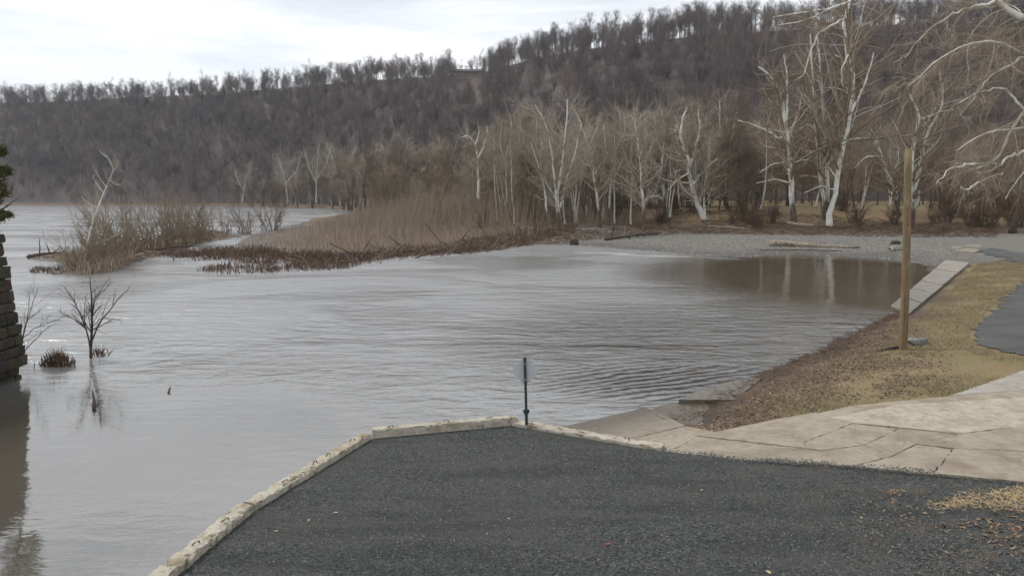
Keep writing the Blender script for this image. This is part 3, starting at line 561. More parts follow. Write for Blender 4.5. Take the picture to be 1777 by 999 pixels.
def stone_mesh(seed):
    R = np.random.default_rng(seed); V = []
    for z in (-.5, -.32, .32, .5):
        for x, y in ((-.5, -.5), (-.3, -.56), (.3, -.56), (.5, -.5), (.5, .5), (-.5, .5)):
            s = .93 if abs(z) > .4 else 1.0; V.append((x * s + R.normal() * .025, y * s + R.normal() * .04, z + R.normal() * .03))
    Fc = [[j * 6 + i, j * 6 + (i + 1) % 6, (j + 1) * 6 + (i + 1) % 6, (j + 1) * 6 + i] for j in range(3) for i in range(6)] + [list(range(6))[::-1], [18 + i for i in range(6)]]
    me = mesh_py('stone', V, Fc); me.materials.append(M['stone']); return me
SM = [stone_mesh(s) for s in range(10)]
xoff = lambda z: -.128 * z if z > .38 else -.34
V = [(x + xoff(z) - .17 * (1 if x > -1 else 0), y, z) for z in (-1, .38, .40, PH - .1) for x, y in ((-.0, .17), (-.0, PDp), (-5, PDp), (-5, .17))]
obj('core', mesh_py('core', V, [[j * 4 + i, j * 4 + (i + 1) % 4, (j + 1) * 4 + (i + 1) % 4, (j + 1) * 4 + i] for j in range(3) for i in range(4)] + [[12, 13, 14, 15]]), M['mortar'], pier)
R = np.random.default_rng(11); z = -.12
while z < PH:
    h = R.uniform(.20, .42); h = min(h, max(PH - z, .2)); zc = z + h / 2; xr = xoff(zc) + R.normal() * .02
    x = xr; first = True
    while x > xr - 2.6:                                        # front face, seen from the camera
        w = R.uniform(.35, .95); o = obj('stone', SM[R.integers(10)], parent=pier, loc=(x - w / 2, .20 + R.normal() * .02, zc)); o.scale = (w - .02, .42, h - .022); x -= w
    y = .45
    while y < PDp - .1:                                             # side face towards the river
        w = min(R.uniform(.4, 1.0), max(PDp - y, .25)); o = obj('stone', SM[R.integers(10)], parent=pier, loc=(xr - .2 + R.normal() * .015, y + w / 2, zc)); o.rotation_euler[2] = math.pi / 2; o.scale = (w - .02, .42, h - .022); y += w
    z += h
M['needle'] = mat_simple('evergreen_needles', (0.050, 0.055, 0.016), (0.085, 0.075, 0.02), 3, rough=.7); M['needle_brown'] = mat_simple('shaded_evergreen', (0.04, 0.032, 0.016), (0.03, 0.03, 0.014), 3)
def foliage(centers, size, n, seed, leaf=.07):
    R = np.random.default_rng(seed); C = np.repeat(centers, n, 0) + R.normal(size=(len(centers) * n, 3)) * np.repeat(size, n, 0)
    d = R.normal(size=C.shape); d /= np.linalg.norm(d, axis=1, keepdims=True); e = R.normal(size=C.shape); e = np.cross(d, e); e /= np.linalg.norm(e, axis=1, keepdims=True); L_ = leaf * R.uniform(.6, 1.4, (len(C), 1))
    V = np.stack([C - e * L_ * .22, C + e * L_ * .22, C + d * L_ + e * L_ * .1, C + d * L_ - e * L_ * .1], 1).reshape(-1, 3); return mesh_np('foliage', V, np.arange(len(V)).reshape(-1, 4), False)
ce = PD(-12, 392, 21.4); ev = thing('evergreen_tree', 'small olive green evergreen growing from the top of the stone pier', 'evergreen', ce)
q, r = stroke([(0, 0, -.2), (-.15, 0, .8), (-.25, .1, 1.7), (-.3, 0, 2.6)], .06, .015, 8); l = grow(q[None], r[None], 26, (.05, 1), (.2, .38), (60, 95), 5, -.02, .12, .5, R=np.random.default_rng(3))
obj('trunk', mesh_np('trunk', *tubes([(q[None], r[None], 6), (*l, 4)])), M['bark'], ev)
cc = []
for (u, v, su, sv) in [(-10, 258, 12, 7), (2, 264, 6, 6), (-4, 300, 14, 9), (8, 296, 8, 6), (-6, 320, 12, 9), (4, 334, 7, 6), (-12, 345, 10, 8), (3, 371, 7, 4), (12, 373, 5, 3), (-8, 380, 10, 5), (-30, 290, 14, 14), (-36, 330, 16, 14), (-30, 365, 14, 10), (-50, 310, 14, 20)]:
    cc.append((PD(u, v, 21.2 + rng.normal() * .25) - ce, px(21) * np.array([su, 1.2 * su, sv])))
obj('foliage', foliage(np.array([c[0] for c in cc]), np.array([c[1] * .62 for c in cc]), 420, 4), M['needle'], ev)

# ------------------------------------------------------------------ sycamores with their own trunks
def sycamore(label, Y, base, strokes, extra, seed, nl=10, nb=60, nt=260, brown=None, twl=2.0, tw='twig_pale', up=.10, rt=.015, nm='sycamore_tree', group=None, lang=(30, 75), llen=(.14, .44), zb=None, tfirst=.3):
    R = np.random.default_rng(seed); b = PD(base[0], base[1], Y); g = gz(b[0], b[1]); root = np.array([b[0], b[1], g])
    t = thing(nm, label, 'tree', root, group); s = px(Y); batches, lp, lr = [], [], []
    for st in strokes:
        pts, w0, w1 = st; z = R.normal() * .6 ; P3 = []
        for n_, (u, v) in enumerate(pts):
            d = Y + (z * n_ * .5 if len(st) < 4 else 0); P3.append(PD(u, v, d) - root)
        if abs(P3[0][2]) < 2.5 and abs(pts[0][0] - base[0]) < 14 and pts[0][1] > base[1] - 12: P3.insert(0, np.array([P3[0][0], P3[0][1], -.6]))
        q, r = stroke(P3, w0 * s * .43, w1 * s * .43, 16, .25 * w1 * s, R); 
        if P3[0][2] < 0: r = flare(r, 1.45)
        batches.append((q[None], r[None], 8)); lp.append(q); lr.append(r)
    lp = np.array(lp); lr = np.array(lr)
    l1 = grow(lp, lr, int(nl * 1.3), (tfirst, 1), llen, lang, 7, up, .16, .27, .35, rmin=.026, R=R)
    for k_ in range(len(lp)):                                  # the ends of the drawn limbs go on
        pass
    l2 = grow(np.concatenate([l1[0], np.array([resample(q, 7) for q in lp])]), np.concatenate([l1[1], np.array([np.interp(np.linspace(0, 15, 7), np.arange(16), r) for r in lr])]), int(nb * (2.8 if tw == 'twig_pale' else 2.0)), (.2, 1), (.18, .46), (25, 70), 5, up, .18, .5, .4, rmin=.016, R=R)
    l3 = grow(l2[0], l2[1], int(nt * (3.0 if tw == 'twig_pale' else 1.7)), (.15, 1), (.4, 1.2), (20, 65), 4, up * .6, .2, .6, .4, rmin=rt * .8, absl=twl, R=R)
    obj('trunk', mesh_np('trunk', *tubes(batches)), M['syc'] if brown is None else M['syc_white'], t)
    obj('limbs', mesh_np('limbs', *tubes([(*l1, 5)])), M['syc_limb'], t)
    obj('twigs', mesh_np('twigs', *tubes([(*l2, 4), (*l3, 3)])), M[tw], t); [c_.__setitem__('kind', 'stuff') for c_ in t.children if c_.name[:5] in ('limbs', 'twigs')]; return t
SG = 'pale sycamores behind the gravel bar'
sycamore('leaning white sycamore with thick pale trunk at the back of the gravel bar', 117, (1222, 393), [([(1226, 393), (1213, 362), (1202, 325), (1197, 290), (1190, 255), (1181, 231)], 12, 8), ([(1181, 231), (1185, 205), (1193, 186)], 5, 2), ([(1197, 290), (1206, 260), (1214, 230), (1212, 190)], 6, 2), ([(1203, 320), (1216, 303), (1228, 288), (1246, 274)], 5, 2), ([(1224, 393), (1222, 360), (1222, 320), (1230, 285), (1232, 240)], 5, 2), ([(1196, 300), (1175, 312), (1160, 330)], 3, 1)], [], 1, 22, 110, 420, brown=1, group=SG)
sycamore('white sycamore with several slender stems standing at the thicket edge', 108, (969, 378), [([(971, 378), (966, 345), (973, 300), (979, 255), (984, 200), (985, 172)], 6, 2), ([(968, 376), (964, 340), (961, 300), (955, 250), (944, 208), (928, 182)], 6, 2), ([(967, 350), (950, 320), (935, 290), (922, 250)], 4, 1.5), ([(972, 360), (983, 310), (1000, 260), (1008, 215)], 4, 1.5), ([(950, 372), (945, 330), (938, 290), (940, 240)], 4, 2)], [], 2, 34, 150, 560, group=SG, tfirst=.35)
sycamore('small white sycamore with forked trunk rising over the tan thicket', 150, (831, 340), [([(831, 345), (831, 300), (829, 275), (824, 245), (812, 233), (803, 238)], 6, 2.5), ([(829, 276), (840, 255), (846, 224)], 4, 2), ([(826, 250), (832, 228), (828, 212)], 3, 1.5)], [], 3, 14, 60, 260, group=SG)
sycamore('pale sycamore with dark broken base beside the orange grass', 112, (1118, 386), [([(1118, 386), (1116, 350), (1113, 320), (1112, 285), (1108, 250), (1104, 222), (1098, 204)], 7, 2), ([(1117, 352), (1125, 342), (1142, 340), (1150, 346)], 3, 1), ([(1112, 290), (1128, 292), (1142, 290)], 2.5, 1), ([(1111, 270), (1122, 235), (1120, 205)], 3, 1.5)], [], 4, 22, 90, 380, group=SG)
sycamore('pale sycamore leaning left between the slender stems and the dark based tree', 122, (1040, 372), [([(1041, 378), (1034, 330), (1028, 290), (1020, 250), (1012, 222), (1001, 198)], 6, 2), ([(1028, 290), (1012, 285), (1002, 272)], 4, 2), ([(1022, 255), (1035, 225), (1042, 200)], 3, 1.5)], [], 5, 24, 100, 420, group=SG)
sycamore('crooked pale sycamore with spreading crown right of the leaning one', 130, (1056, 365), [([(1056, 368), (1060, 320), (1062, 285), (1072, 250), (1088, 228), (1082, 195)], 6, 2), ([(1062, 285), (1050, 255), (1048, 215)], 4, 1.5), ([(1075, 247), (1095, 240), (1104, 225)], 3, 1.5)], [], 6, 26, 110, 420, group=SG)
sycamore('slim pale sycamore just left of the thick leaning one', 128, (1154, 362), [([(1154, 365), (1151, 320), (1150, 270), (1155, 225), (1148, 192)], 6, 2), ([(1151, 290), (1165, 260), (1172, 215)], 3, 1.5), ([(1150, 265), (1138, 235), (1136, 200)], 3, 1.5)], [], 7, 26, 110, 420, group=SG)
sycamore('pale sycamore at the right end of the pale row', 140, (1262, 360), [([(1262, 365), (1258, 310), (1256, 260), (1250, 215), (1248, 175)], 6, 2), ([(1257, 280), (1270, 240), (1278, 195)], 3, 1.5)], [], 8, 26, 110, 420, group=SG)
sycamore('thin pale sycamore at the left end of the pale row', 135, (880, 350), [([(880, 352), (878, 310), (880, 260), (890, 225), (884, 198)], 4, 1.5), ([(879, 290), (868, 255), (870, 215)], 3, 1)], [], 9, 22, 90, 420, group=SG)
sycamore('second thin pale sycamore standing behind the tan thicket', 132, (920, 355), [([(920, 358), (918, 320), (908, 280), (900, 240), (905, 205)], 4, 1.5), ([(916, 310), (930, 260), (932, 200)], 3, 1)], [], 10, 22, 90, 420, group=SG)
BG_ = 'tall white sycamores behind the pool'
sycamore('tall white sycamore with straight trunk, leftmost of the tall four', 113, (1376, 378), [([(1377, 380), (1373, 330), (1371, 280), (1366, 230), (1361, 190), (1354, 155), (1333, 127), (1316, 116)], 13, 3), ([(1365, 215), (1366, 165), (1365, 120), (1360, 95)], 6, 2), ([(1372, 318), (1345, 311), (1312, 318)], 4, 1), ([(1350, 240), (1330, 226), (1300, 214), (1280, 209)], 4.5, 2), ([(1352, 240), (1358, 238), (1368, 250)], 4, 4), ([(1370, 280), (1340, 285), (1318, 300)], 3, 1), ([(1367, 235), (1385, 200), (1392, 160)], 3, 1)], [], 11, 36, 170, 620, group=BG_, up=.03, tw='twig_tan')
sycamore('tall white sycamore with two close trunks rising from one dark base', 116, (1432, 388), [([(1429, 388), (1429, 340), (1421, 285), (1417, 230), (1414, 180), (1410, 130), (1406, 60)], 9, 3), ([(1437, 388), (1437, 320), (1434, 260), (1431, 210), (1426, 165), (1424, 120), (1418, 60)], 9, 3), ([(1433, 235), (1452, 200), (1462, 160), (1464, 120)], 4, 2), ([(1420, 265), (1395, 262), (1375, 280)], 3.5, 1.2), ([(1418, 225), (1400, 215), (1380, 232)], 3, 1), ([(1414, 190), (1398, 180), (1385, 150)], 3, 1), ([(1412, 150), (1396, 120), (1380, 90)], 3, 1)], [], 12, 44, 200, 800, group=BG_, up=.03, tw='twig_tan')
sycamore('tallest white sycamore, curving trunk running out of the top of the view', 110, (1443, 384), [([(1441, 386), (1450, 330), (1458, 265), (1470, 228), (1478, 190), (1479, 140), (1474, 100), (1462, 60), (1463, 32), (1476, 2), (1490, -40)], 11, 6), ([(1477, 195), (1494, 162), (1508, 125), (1516, 92)], 6, 2), ([(1461, 250), (1478, 241), (1512, 240)], 4, 2), ([(1463, 34), (1445, 44), (1420, 58), (1404, 98)], 4.5, 2), ([(1472, 95), (1460, 120), (1462, 150)], 3, 1.5), ([(1476, 2), (1440, 16), (1400, 36), (1352, 44)], 5, 1.5), ([(1440, 16), (1390, 22), (1340, 30)], 4, 1.2), ([(1450, 330), (1425, 322), (1395, 335)], 3, 1), ([(1452, 310), (1438, 290), (1425, 292)], 3, 1), ([(1404, 98), (1395, 130), (1380, 140)], 2.5, 1)], [], 13, 40, 220, 1000, brown=1, group=BG_, up=-.02, tw='twig_tan', tfirst=.25)
sycamore('crooked mottled sycamore leaning left on the bank beside the pole', 120, (1558, 360), [([(1560, 366), (1549, 320), (1536, 290), (1528, 268), (1520, 240), (1509, 222)], 9, 3), ([(1530, 272), (1505, 271), (1482, 292)], 4, 1.5), ([(1529, 266), (1518, 252), (1522, 236)], 4, 2), ([(1550, 312), (1566, 302), (1585, 298)], 4, 1.5), ([(1545, 305), (1560, 280), (1558, 260)], 3, 1.2)], [], 14, 26, 110, 460, group=BG_, tw='twig_tan')
sycamore('forked white sycamore standing directly behind the wooden pole', 108, (1585, 402), [([(1584, 404), (1584, 350), (1580, 300), (1586, 245), (1595, 212), (1593, 190), (1578, 163)], 11, 4), ([(1584, 345), (1594, 295), (1602, 252), (1612, 222), (1634, 192), (1639, 160), (1630, 122)], 8, 3), ([(1602, 250), (1620, 252)], 3, 1.5), ([(1596, 208), (1628, 195), (1655, 190)], 4, 2), ([(1612, 222), (1600, 205), (1585, 195)], 3, 1.5)], [], 15, 34, 150, 620, group=BG_, tw='twig_tan')
# the near sycamore whose limbs hang in from the right
def near_syc():
    Y = 34; R = np.random.default_rng(20); root = np.array([29.5, 35.0, gz(29.5, 35.0)]); s = px(Y)
    t = thing('sycamore_tree', 'near white sycamore hanging limbs and drooping twigs in from the upper right', 'tree', root)
    st = [([(1960, 470), (1965, 300), (1970, 120), (1985, -160)], 40, 22), ([(1968, 140), (1880, 60), (1777, 32), (1725, 2), (1690, -30)], 20, 10), ([(1968, 200), (1880, 120), (1790, 95), (1720, 66), (1655, 84), (1605, 122), (1575, 150)], 9, 2), ([(1966, 260), (1860, 160), (1777, 190), (1750, 232), (1738, 270), (1722, 286), (1695, 292)], 10, 4),
          ([(1960, 280), (1870, 215), (1777, 219), (1725, 228), (1690, 238), (1660, 262)], 9, 2), ([(1727, 284), (1690, 283), (1650, 292), (1625, 318)], 6, 1.5), ([(1777, 262), (1745, 276), (1722, 298), (1706, 300), (1690, 296)], 6, 2.5), ([(1740, 300), (1690, 322), (1676, 332), (1668, 322)], 4, 3),
          ([(1777, 190), (1740, 150), (1700, 158), (1660, 180), (1635, 200)], 5, 1.5), ([(1777, 100), (1720, 130), (1690, 170), (1665, 200)], 5, 1.5), ([(1725, 2), (1660, 20), (1600, 60), (1570, 100)], 5, 1.5), ([(1880, 120), (1820, 200), (1777, 300), (1745, 345)], 7, 2)]
    B, lp, lr = [], [], []
    for n_, (p, w0, w1) in enumerate(st):
        dz = 0 if n_ == 0 else R.uniform(-2.5, 2.5); q, r = stroke([PD(u, v, Y + 1 - n_ * 0 + dz * i_ / len(p)) - root for i_, (u, v) in enumerate(p)], w0 * s * .42, w1 * s * .42, 18, .04, R); B.append((q[None], r[None], 9)); lp.append(q); lr.append(r)
    lp, lr = np.array(lp), np.array(lr)
    l1 = grow(lp[1:], lr[1:], 200, (.15, 1), (.14, .45), (25, 75), 7, -.09, .15, .26, .35, rmin=.011, R=R)
    l2 = grow(l1[0], l1[1], 1600, (.15, 1), (.3, .7), (20, 60), 5, -.12, .15, .6, .4, rmin=.007, R=R)
    l3 = grow(l2[0], l2[1], 9000, (.15, 1), (.4, 1.1), (15, 60), 4, -.12, .14, .7, .4, rmin=.0055, absl=.9, R=R)
    obj('trunk', mesh_np('trunk', *tubes(B)), M['syc_white'], t); obj('limbs', mesh_np('limbs', *tubes([(*l1, 5), (*l2, 4)])), M['twig_pale'], t); obj('twigs', mesh_np('twigs', *tubes([(*l3, 3)])), M['twig_tan'], t)
    for c_ in list(t.children)[1:]: c_['kind'] = 'stuff'
near_syc()

# ------------------------------------------------------------------ woods: individual trees behind the bar, on the far bank and along the skyline
def wood_proto(name, H, seed, bark, twig, label, group, **kw):
    tk, l1, l2, l3 = proto_tree(H, seed, **kw); t = thing(name, label, 'tree', (0, 0, 0), group)
    obj('trunk', mesh_np('trunk', *tubes([(*tk, 7)])), M[bark], t)
    c = obj('crown', mesh_np('crown', *tubes([(*l1, 4), (*l2, 3), (*l3, 3)])), M[twig], t); c['kind'] = 'stuff'; return t
WG, WL = 'bare brown trees of the wood behind the bar', 'bare brown tree in the wood behind the pale sycamores'
protos = [wood_proto('bare_tree', 17, 30 + s, 'bark', ['twig_brown', 'twig_tan', 'twig_brown', 'twig_tan', 'twig_pale'][s], WL, WG, spread=.26 + .03 * (s % 3), nl=18, nb=140, nt=1150, tr=.14, rt=.017, twl=2.0, first=.16, multi=1 + (s % 2)) for s in range(5)]
used = [False] * 5
def place(pr, us, X, Y, sc, label=None, z=None, R=random):
    k = R.randrange(len(pr)); zz = gz(X, Y) if z is None else z
    if not us[k]: o = pr[k]; us[k] = True; o.location = (X, Y, zz); o.rotation_euler[2] = R.uniform(0, 6.28); o.scale = (sc,) * 3
    else: o = copy_tree(pr[k], (X, Y, zz), R.uniform(0, 6.28), sc, R.uniform(-.05, .05))
    if label: o['label'] = label
    return o
rw = random.Random(5); nW = 0; tries = 0
while nW < 285 and tries < 4000:
    tries += 1; u = rw.uniform(660, 1850); Y = rw.uniform(128, 235)
    if u < 900 and Y < 150: continue
    if u > 1290 and Y < 150 and rw.random() < .6: continue
    if 1290 < u and Y > 200 and rw.random() < .5: continue
    X = (u - 888.5) / F * Y
    if u < 760 and Y < 175: continue
    place(protos, used, X, Y, rw.uniform(.72, 1.2) * (1.0 if u > 850 else .75) * (1.15 if Y > 180 and u > 900 else 1), R=rw); nW += 1
sl = [wood_proto('pale_tree', 21, 140 + s, 'syc_white', 'twig_pale', 'slim pale barked tree among the brown trees of the wood', 'slim pale trees in the wood', spread=.24, nl=15, nb=110, nt=800, tr=.15, rt=.016, twl=1.9, first=.35, up=.14, multi=1 + s % 2) for s in range(3)]; us = [False] * 3
for k_ in range(34):
    u = 850 + (k_ + rw.random()) * 460 / 34 if k_ < 27 else rw.uniform(1310, 1700); Y = rw.uniform(124, 165); place(sl, us, (u - 888.5) / F * Y, Y, rw.uniform(.72, 1.08), R=rw)
# low scrub at the foot of the wood
SHL, SHG = 'bare brown scrub bush at the foot of the wood', 'scrub bushes at the foot of the wood'
def shrub_proto(name, H, seed, mat, label, group, n=26, nt=260, rt=.016, lean=.55, cat='shrub'):
    R = np.random.default_rng(seed); st, sr = [], []
    for i_ in range(n):
        a = R.uniform(0, 6.28); b = R.uniform(0, .25) ** .7 * H * .55; l = R.uniform(.05, lean); h = H * R.uniform(.35, 1.05)
        q, r = stroke([(math.cos(a) * b, math.sin(a) * b, -.3), (math.cos(a) * (b + l * h * .35), math.sin(a) * (b + l * h * .35), h * .5), (math.cos(a) * (b + l * h), math.sin(a) * (b + l * h), h)], H * .011, H * .003, 7, .04 * H, R); st.append(q); sr.append(r)
    st, sr = np.array(st), np.array(sr); l1 = grow(st, sr, n * 5, (.2, 1), (.2, .5), (15, 50), 4, .08, .15, .6, rmin=rt, R=R); l2 = grow(*l1, nt, (.1, 1), (.3, .8), (15, 55), 3, .05, .15, .7, rmin=rt * .8, R=R)
    t = thing(name, label, cat, (0, 0, 0), group); a = obj('stems', mesh_np('stems', *tubes([(st, sr, 4)])), M[mat], t); b = obj('twigs', mesh_np('twigs', *tubes([(*l1, 3), (*l2, 3)])), M[mat], t); a['kind'] = b['kind'] = 'stuff'; return t
M['scrub'] = mat_simple('scrub_twig', (0.16, 0.105, 0.07), (0.10, 0.07, 0.05), .3, objvar=.4)
sp = [shrub_proto('scrub_bush', 3.2, 60 + s, 'scrub', SHL, SHG, nt=420, rt=.018) for s in range(3)]; us = [False] * 3
for _ in range(130):
    u = rw.uniform(760, 1800); X0 = (u - 888.5) / F * 120; yb = 150 + (104 - 150) * float(smooth(8, 34, X0)); Y = yb + rw.uniform(4, 24) if u > 1000 else rw.uniform(118, 150); X = (u - 888.5) / F * Y
    if 1470 < u < 1560 and rw.random() < .8: continue
    if Y < 124 and (1180 < u < 1262 or 1345 < u < 1470 or 1550 < u < 1600): continue
    place(sp, us, X, Y, rw.uniform(.5, 1.25), R=rw)
# trees on the far bank beyond the channel
FG = 'bare trees on the far bank beyond the channel'
fp = [wood_proto('bank_tree', 20, 80 + s, 'bark', ['twig_brown', 'twig_tan', 'twig_pale'][s], 'bare tree on the far bank beyond the channel', FG, nl=16, nb=100, nt=420, tr=.22, rt=.05, twl=2.6, first=.15, multi=2, up=.2, ang=(15, 50)) for s in range(3)]; us = [False] * 3
for _ in range(170):
    u = rw.uniform(400, 900) ; lo = np.interp(u, [400, 560, 640, 860], [470, 372, 250, 215]); Y = rw.uniform(lo, lo + 60); X = (u - 888.5) / F * Y; place(fp, us, X, Y, rw.uniform(.75, 1.2) * np.interp(u, [400, 470, 560], [.6, .8, 1.0]), R=rw, z=max(gz(X, Y), .4))
FW = 'white barked trees on the far bank'
for n_, (u, v, top_, Y, lb) in enumerate([(420, 352, 290, 455, 'small white tree at the left end of the far bank trees'), (548, 352, 250, 380, 'white tree left of centre on the far bank'), (592, 350, 248, 370, 'tall white tree in the middle of the far bank'), (630, 348, 250, 360, 'white tree with slim stems at the right of the far bank'), (500, 352, 268, 400, 'leaning white tree over the far channel bank'), (692, 335, 240, 300, 'white branched tree behind the reddish scrub'), (85, 350, 308, 560, 'tiny white tree on the distant shore at far left'), (770, 330, 238, 290, 'white topped tree left of the forked sycamore')]):
    h = v - top_; ll = rw.uniform(-.3, .3) * h
    sycamore(lb, Y, (u, v), [([(u, v), (u + ll * .2, v - h * .35), (u + ll * .5, v - h * .7), (u + ll, v - h)], 1.8, .8), ([(u + ll * .2, v - h * .35), (u - h * .12, v - h * .6), (u - h * .2, v - h * .9)], 1.3, .6), ([(u + ll * .25, v - h * .4), (u + h * .18, v - h * .65), (u + h * .25, v - h * .95)], 1.3, .6)], [], 200 + n_, 26, 80, 200, brown=1, twl=4, rt=.04, group=FW)
# skyline trees on the ridge, each its own; the wood below them is one mass
rp_ = [wood_proto('ridge_tree', 17, 100 + s, 'hill_trunk', 'hill', 'bare tree on the ridge skyline', 'bare trees along the ridge skyline', nl=13, nb=80, nt=420, tr=.24, rt=.018, twl=2.2, first=.42, spread=.27, up=.15, multi=1, ang=(20, 50)) for s in range(5)]; us = [False] * 5
for k_ in range(250):
    u = -60 + (k_ + rw.random()) * 1500 / 250; p = hill_pt(u, 1.0 + rw.uniform(-.05, .07))
    if 784 < u < 848 and p[1] < hill_pt(u, 1.02)[1]: p = hill_pt(u, 1.06)
    place(rp_, us, p[0], p[1], rw.uniform(.6, 1.3) * (1.1 if 880 < u < 1300 else 1.0), z=p[2] - .5, R=rw)
hm = [wood_proto('hill_tree', 17, 120 + s, 'hill_trunk', 'hill', lb, None, nl=16, nb=120, nt=620, tr=.24, rt=.019, twl=2.2, first=.28, spread=.34, up=.13, ang=(20, 55)) for s, lb in enumerate(['bare tree rooted at the left foot of the house slope', 'bare tree below and right of the house on the hillside', 'bare tree right of the house on the hillside', 'bare tree on the hillside farthest right below the ridge'])]
for t, (u, tt_) in zip(hm, ((770, .8), (850, .6), (872, .9), (1260, .93))):
    p = hill_pt(u, tt_); t.location = p
# hillside wood: points with the four crowns instanced on them
R = np.random.default_rng(77); n = 8600; u = R.uniform(-500, 2500, n); t = R.uniform(0.0, .935, n) ** .9; w = np.interp(u, HU, HY) / 800; keep = R.random(n) < w
hpx = hill_pt(u, t); vt = 343 - (hpx[:, 2] + 15 - CZ) / hpx[:, 1] * F; keep &= ~((np.abs(u - 815) < 25) & (vt < 139) & (t < .97));  keep &= ~((t > .9) & (u > 720) & (u < 790) & (R.random(n) < .5)); hpx = hpx[keep]
def flat_wood(n_):
    out = []
    for _ in range(n_):
        Y = R.uniform(200, 330); u = R.uniform(860, 1900); out.append(((u - 888.5) / F * Y, Y, gz((u - 888.5) / F * Y, Y) - .2))
    return np.array(out)
pm = bpy.data.meshes.new('hillside_wood'); pm.vertices.add(len(hpx)); pm.vertices.foreach_set('co', hpx.astype(np.float32).ravel()); pm.update()
hw = obj('hillside_wood', pm); stuff(hw, 'mass of bare grey brown trees covering the hillside', 'woodland')
ng = bpy.data.node_groups.new('wood', 'GeometryNodeTree'); ng.interface.new_socket('Geometry', in_out='INPUT', socket_type='NodeSocketGeometry'); ng.interface.new_socket('Geometry', in_out='OUTPUT', socket_type='NodeSocketGeometry')
gi, go = ng.nodes.new('NodeGroupInput'), ng.nodes.new('NodeGroupOutput'); ip = ng.nodes.new('GeometryNodeInstanceOnPoints'); jn = ng.nodes.new('GeometryNodeJoinGeometry')
for t_ in hm:
    jt = ng.nodes.new('GeometryNodeJoinGeometry')
    for ch in t_.children:
        oi = ng.nodes.new('GeometryNodeObjectInfo'); oi.inputs[0].default_value = ch; oi.inputs['As Instance'].default_value = False; oi.transform_space = 'ORIGINAL'; ng.links.new(oi.outputs['Geometry'], jt.inputs[0])
    g2 = ng.nodes.new('GeometryNodeGeometryToInstance'); ng.links.new(jt.outputs[0], g2.inputs[0]); ng.links.new(g2.outputs[0], jn.inputs[0])
rv = ng.nodes.new('FunctionNodeRandomValue'); rv.data_type = 'FLOAT_VECTOR'; rv.inputs[0].default_value = (-.06, -.06, 0); rv.inputs[1].default_value = (.06, .06, 6.28)
rs = ng.nodes.new('FunctionNodeRandomValue'); rs.data_type = 'FLOAT'; rs.inputs[2].default_value = .6; rs.inputs[3].default_value = 1.2
ri = ng.nodes.new('FunctionNodeRandomValue'); ri.data_type = 'INT'; ri.inputs[4].default_value = 0; ri.inputs[5].default_value = 3; ri.inputs['Seed'].default_value = 5
ip.inputs['Pick Instance'].default_value = True
ng.links.new(gi.outputs[0], ip.inputs['Points']); ng.links.new(jn.outputs[0], ip.inputs['Instance']); ng.links.new(ri.outputs[2], ip.inputs['Instance Index']); ng.links.new(rv.outputs[0], ip.inputs['Rotation']); ng.links.new(rs.outputs[1], ip.inputs['Scale']); ng.links.new(ip.outputs[0], go.inputs[0])
md = hw.modifiers.new('wood', 'NODES'); md.node_group = ng

# ------------------------------------------------------------------ house on the hill
M['siding'] = mat_simple('tan_siding', (0.20, 0.165, 0.135), (0.16, 0.13, 0.105), 2); M['roof'] = mat_simple('grey_shingle', (0.10, 0.092, 0.09), (0.065, 0.06, 0.06), 3); M['glass'] = mat_simple('dark_window', (0.02, 0.022, 0.025), (0.03, 0.032, 0.035), 2, rough=.15, spec=.6); M['trim'] = mat_simple('pale_trim', (0.50, 0.48, 0.45), (0.42, 0.40, 0.38), 2)
tq = np.linspace(.5, 1, 300); hq = hill_pt(np.full(300, 815.), tq); hy = float(hq[np.argmin(np.abs(343 - (hq[:, 2] - CZ) / hq[:, 1] * F - 145)), 1]); hb = PD(815, 143, hy); hs = px(hy); house = thing('hill_house', 'wide tan house with two rows of windows near the hill top', 'house', hb)
def box(x0, x1, y0, y1, z0, z1): return [(x, y, z) for z in (z0, z1) for x, y in ((x0, y0), (x1, y0), (x1, y1), (x0, y1))], [[0, 1, 5, 4], [1, 2, 6, 5], [2, 3, 7, 6], [3, 0, 4, 7], [4, 5, 6, 7], [3, 2, 1, 0]]
def hbox(nm, u0, u1, v1, v0, y0, y1, mat, parent=None):
    V, Fc = box((u0 - 815) * hs, (u1 - 815) * hs, y0, y1, (143 - v0) * hs, (143 - v1) * hs); return obj(nm, mesh_py(nm, V, Fc), M[mat], parent or house)
hbox('wall', 791, 839, 125, 150, 0, 9, 'siding'); x0, x1, ze, zr_ = (789 - 815) * hs, (841 - 815) * hs, (143 - 125.5) * hs, (143 - 119.5) * hs
obj('roof', mesh_py('roof', [(x0, -1, ze), (x1, -1, ze), (x1, 10, ze), (x0, 10, ze), (x0 + 1, 4.5, zr_), (x1 - 1, 4.5, zr_)], [[0, 1, 5, 4], [1, 2, 5], [2, 3, 4, 5], [3, 0, 4], [3, 2, 1, 0]]), M['roof'], house)
for v1, v0 in ((127.5, 131), (134, 137)):
    for u0, w_ in ((793, 2.6), (796.5, 2.6), (802, 2.5), (829, 2.2), (832, 2.2), (835, 2.2)):
        f_ = hbox('window', u0, u0 + w_, v1, v0, -.12, .05, 'trim'); f_['label'] = 'window with pale trim'; hbox('pane', u0 + .4, u0 + w_ - .4, v1 + .4, v0 - .4, -.18, -.13, 'glass', f_)
hbox('deck', 812, 841, 137.6, 138.6, -3, -.02, 'trim'); hbox('railing', 812, 841, 134.6, 135.2, -3, -2.85, 'trim')
for u_ in (813, 819, 826, 833, 840): hbox('deck_post', u_ - .35, u_ + .35, 134.6, 152, -2.84, -2.5, 'roof')
hbox('foundation', 792, 838, 150.02, 158, .1, 8.9, 'roof')

